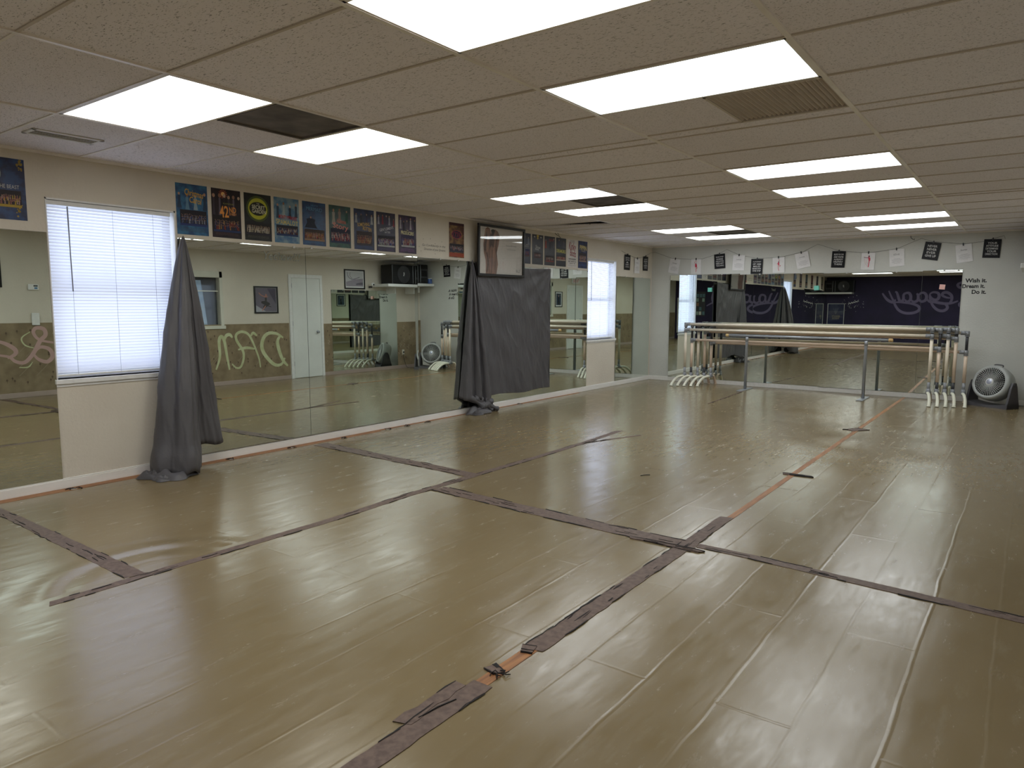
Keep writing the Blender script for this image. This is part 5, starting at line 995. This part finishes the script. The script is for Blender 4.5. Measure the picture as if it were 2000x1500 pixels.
m = MB(); m.lathe([(0, .0), (.055, .0), (.058, .01), (.058, .10), (.053, .115)], 24); m.lathe([(.054, .112), (.056, .116), (.056, .128), (.0, .130)], 24, 1)
# shelf at the rear left corner with a second loudspeaker
m2 = MB(); m2.rbox((.01, YB + .0, 1.82), (.95, YB + .48, 1.88), .008); tag(m2.build('wall_shelf', M_white), 'white shelf at the rear left corner behind the viewer', 'shelf')
speaker(frame('rear', 1.00, 1.882, .42), 'black loudspeaker on the rear corner shelf')
tag(m.build('storage_jar', [mat('jar_blue', (60, 90, 150), .4, scale=9), M_white], mw=Matrix.Translation((WR - .43, 12.115, 1.925))), 'blue jar with white lid at the end of the corner shelf', 'jar')
t = tag(empty('webcam', (WR - .1, 10.80, 1.86)), 'small white camera on a bracket below the picture beside the corner shelf', 'camera')
MB().rbox((.02, -.02, -.02), (.10, .02, .02), .004).build('bracket', M_dpipe, t); m = MB(); m.lathe([(.0, .0), (.04, .005), (.045, .03), (.03, .045), (0, .05)], 20, mw=Matrix.Translation((.0, 0, .05)) @ Matrix.Rotation(-PI / 2, 4, 'Y')); m.build('camera_body', M_white, t)
MB().disc(0, 0, .02, None, 0, 16).build('lens', M_black, t, mw=Matrix.Translation((-.051, 0, .05)) @ Matrix.Rotation(-PI / 2, 4, 'Y'))

# ------------------------------------------------------------------ rear wall, seen in the back mirrors
M_lav = mat('lavender_paint', (118, 108, 140), .7, scale=6)
def c5r(pts): return [(1.66 + .5 + (x - 160) * .002107, 1.83 - (y - 560 - 0) * .00181 + .0) for x, y in pts]
S = [[(165, 905), (200, 960), (245, 1010), (300, 1040), (330, 1035), (345, 1000)], [(250, 870), (285, 950), (320, 1020), (350, 1090), (400, 1160), (480, 1200), (580, 1200), (650, 1170), (670, 1130), (640, 1090), (560, 1060), (460, 1045), (380, 1040), (320, 1045)],
 [(335, 885), (360, 900), (395, 1000), (420, 1035), (450, 1000), (450, 930), (470, 900)], [(450, 950), (470, 910), (520, 905), (545, 950), (540, 1010), (500, 1030), (470, 1000)], [(545, 1000), (590, 1035), (640, 1010), (640, 940), (620, 910)],
 [(640, 960), (670, 910), (720, 905), (750, 950), (740, 1010), (690, 1030), (655, 1000), (650, 960)], [(750, 980), (790, 1030), (850, 1035), (920, 1050), (1000, 1060), (1080, 1050), (1150, 1020)],
 [(790, 920), (830, 895), (890, 905), (910, 950), (890, 1000), (840, 1000), (800, 960), (790, 920)], [(790, 920), (800, 1000), (840, 1090), (900, 1150), (970, 1165), (1020, 1130), (1010, 1080), (950, 1050), (860, 1040)],
 [(1060, 980), (1000, 970), (950, 940), (960, 905), (1010, 900), (1060, 940), (1070, 1000), (1040, 1060), (980, 1060)],
 [(1330, 800), (1250, 740), (1170, 760), (1130, 790), (1160, 830), (1240, 830), (1290, 900), (1300, 1000), (1260, 1080), (1190, 1100), (1170, 1060), (1230, 1030), (1330, 1070), (1400, 1110)]]
m = MB()
def rz(x, y):   # measured on the reflection, as rear wall coordinates (x, z)
    return (-(1.86 + (x - 160) * .00234), 1.93 - (y - 870) * .00235)
for i, s in enumerate(S): m.stroke([rz(*p) for p in s], .095, i * .0011, 0, True)
tag(m.build('painted_word', M_lav, mw=frame('rear', 0, 0, .0015)), 'lavender painted script word Legacy across the dark purple rear wall', 'lettering')
m = MB(); rnd = random.Random(3)
for i in range(34): a = rnd.uniform(0, 6.28); r = rnd.uniform(.1, .42); m.disc(-.95 + r * math.cos(a), 1.50 + r * .8 * math.sin(a), rnd.uniform(.005, .012), None, 0, 6)
for k in range(5): m.stroke([(-1.12 + k * .07, 1.55 - k * .02), (-1.09 + k * .07, 1.585 - k * .02), (-1.07 + k * .07, 1.53 - k * .02), (-1.05 + k * .07, 1.56 - k * .02)], .014, .0001 + k * .00003)
tag(m.build('wall_splatter', M_white, mw=frame('rear', 0, 0, .0015)), 'white painted stars and scribble on the rear wall below the shelf', 'lettering')
def art_rear(p, w, h):
    p.poly([(.02, .02), (w - .02, .02), (w - .02, h - .02), (.02, h - .02)], .0054, 0)
    for k in range(5): a = -.8 + k * .4; p.stroke([(w / 2, h * .5), (w / 2 + math.sin(a) * .06, h * .62), (w / 2 + math.sin(a) * .13, h * .78)], .006, .0058, 1)
    p.fittext('BEAUTY', .28, .07, w / 2, h * .40, .006, 2, .01); p.fittext('INSIDE', .24, .06, w / 2, h * .30, .006, 2, .01)
    return [flat((36, 40, 80)), flat((110, 110, 120)), flat((150, 140, 110))]
picture('rear', .66, .70, .58, .78, 'clear framed dark blue poster below the white stars on the rear wall', art_rear, fw_=.014, off=.002, fm=M_clip)
m = MB(); m.box((0, 0, 0), (.54, 1.0, .012)); t = tag(m.build('photo_collage', mat('collage_backing', (60, 60, 66), .7, scale=9), mw=frame('rear', 5.36, .95, .004)), 'collage of small photos pinned to the purple rear wall', 'collage')
m = MB(); rnd = random.Random(8); ms = [flat(c) for c in ((150, 170, 160), (206, 204, 196), (150, 110, 90), (60, 56, 60), (90, 120, 130))]
for i in range(20):
    x = .04 + (i % 4) * .125 + rnd.uniform(-.01, .01); y = .05 + (i // 4) * .18; m.box((x, y, .0125), (x + .10, y + .14, .014 + .0001 * i), rnd.randrange(5))
m.build('photo_prints', ms, t)
t = tag(MB().rbox((0, 0, 0), (.62, 1.45, .02), .004).build('whiteboard', M_white, mw=frame('rear', 6.02, .25, .004)), 'tall white board on the rear wall beside the right wall', 'board')
for k in range(5): MB().stroke([(.10, 1.3 - k * .1), (.2, 1.32 - k * .1), (.3, 1.29 - k * .1), (.45, 1.31 - k * .1)], .008, .0205).build('marker_line', flat((110, 112, 120)), t)
baseboard('baseboard_rear', [((0, YB, 0), (WR, YB + .014, .075))], M_purple)
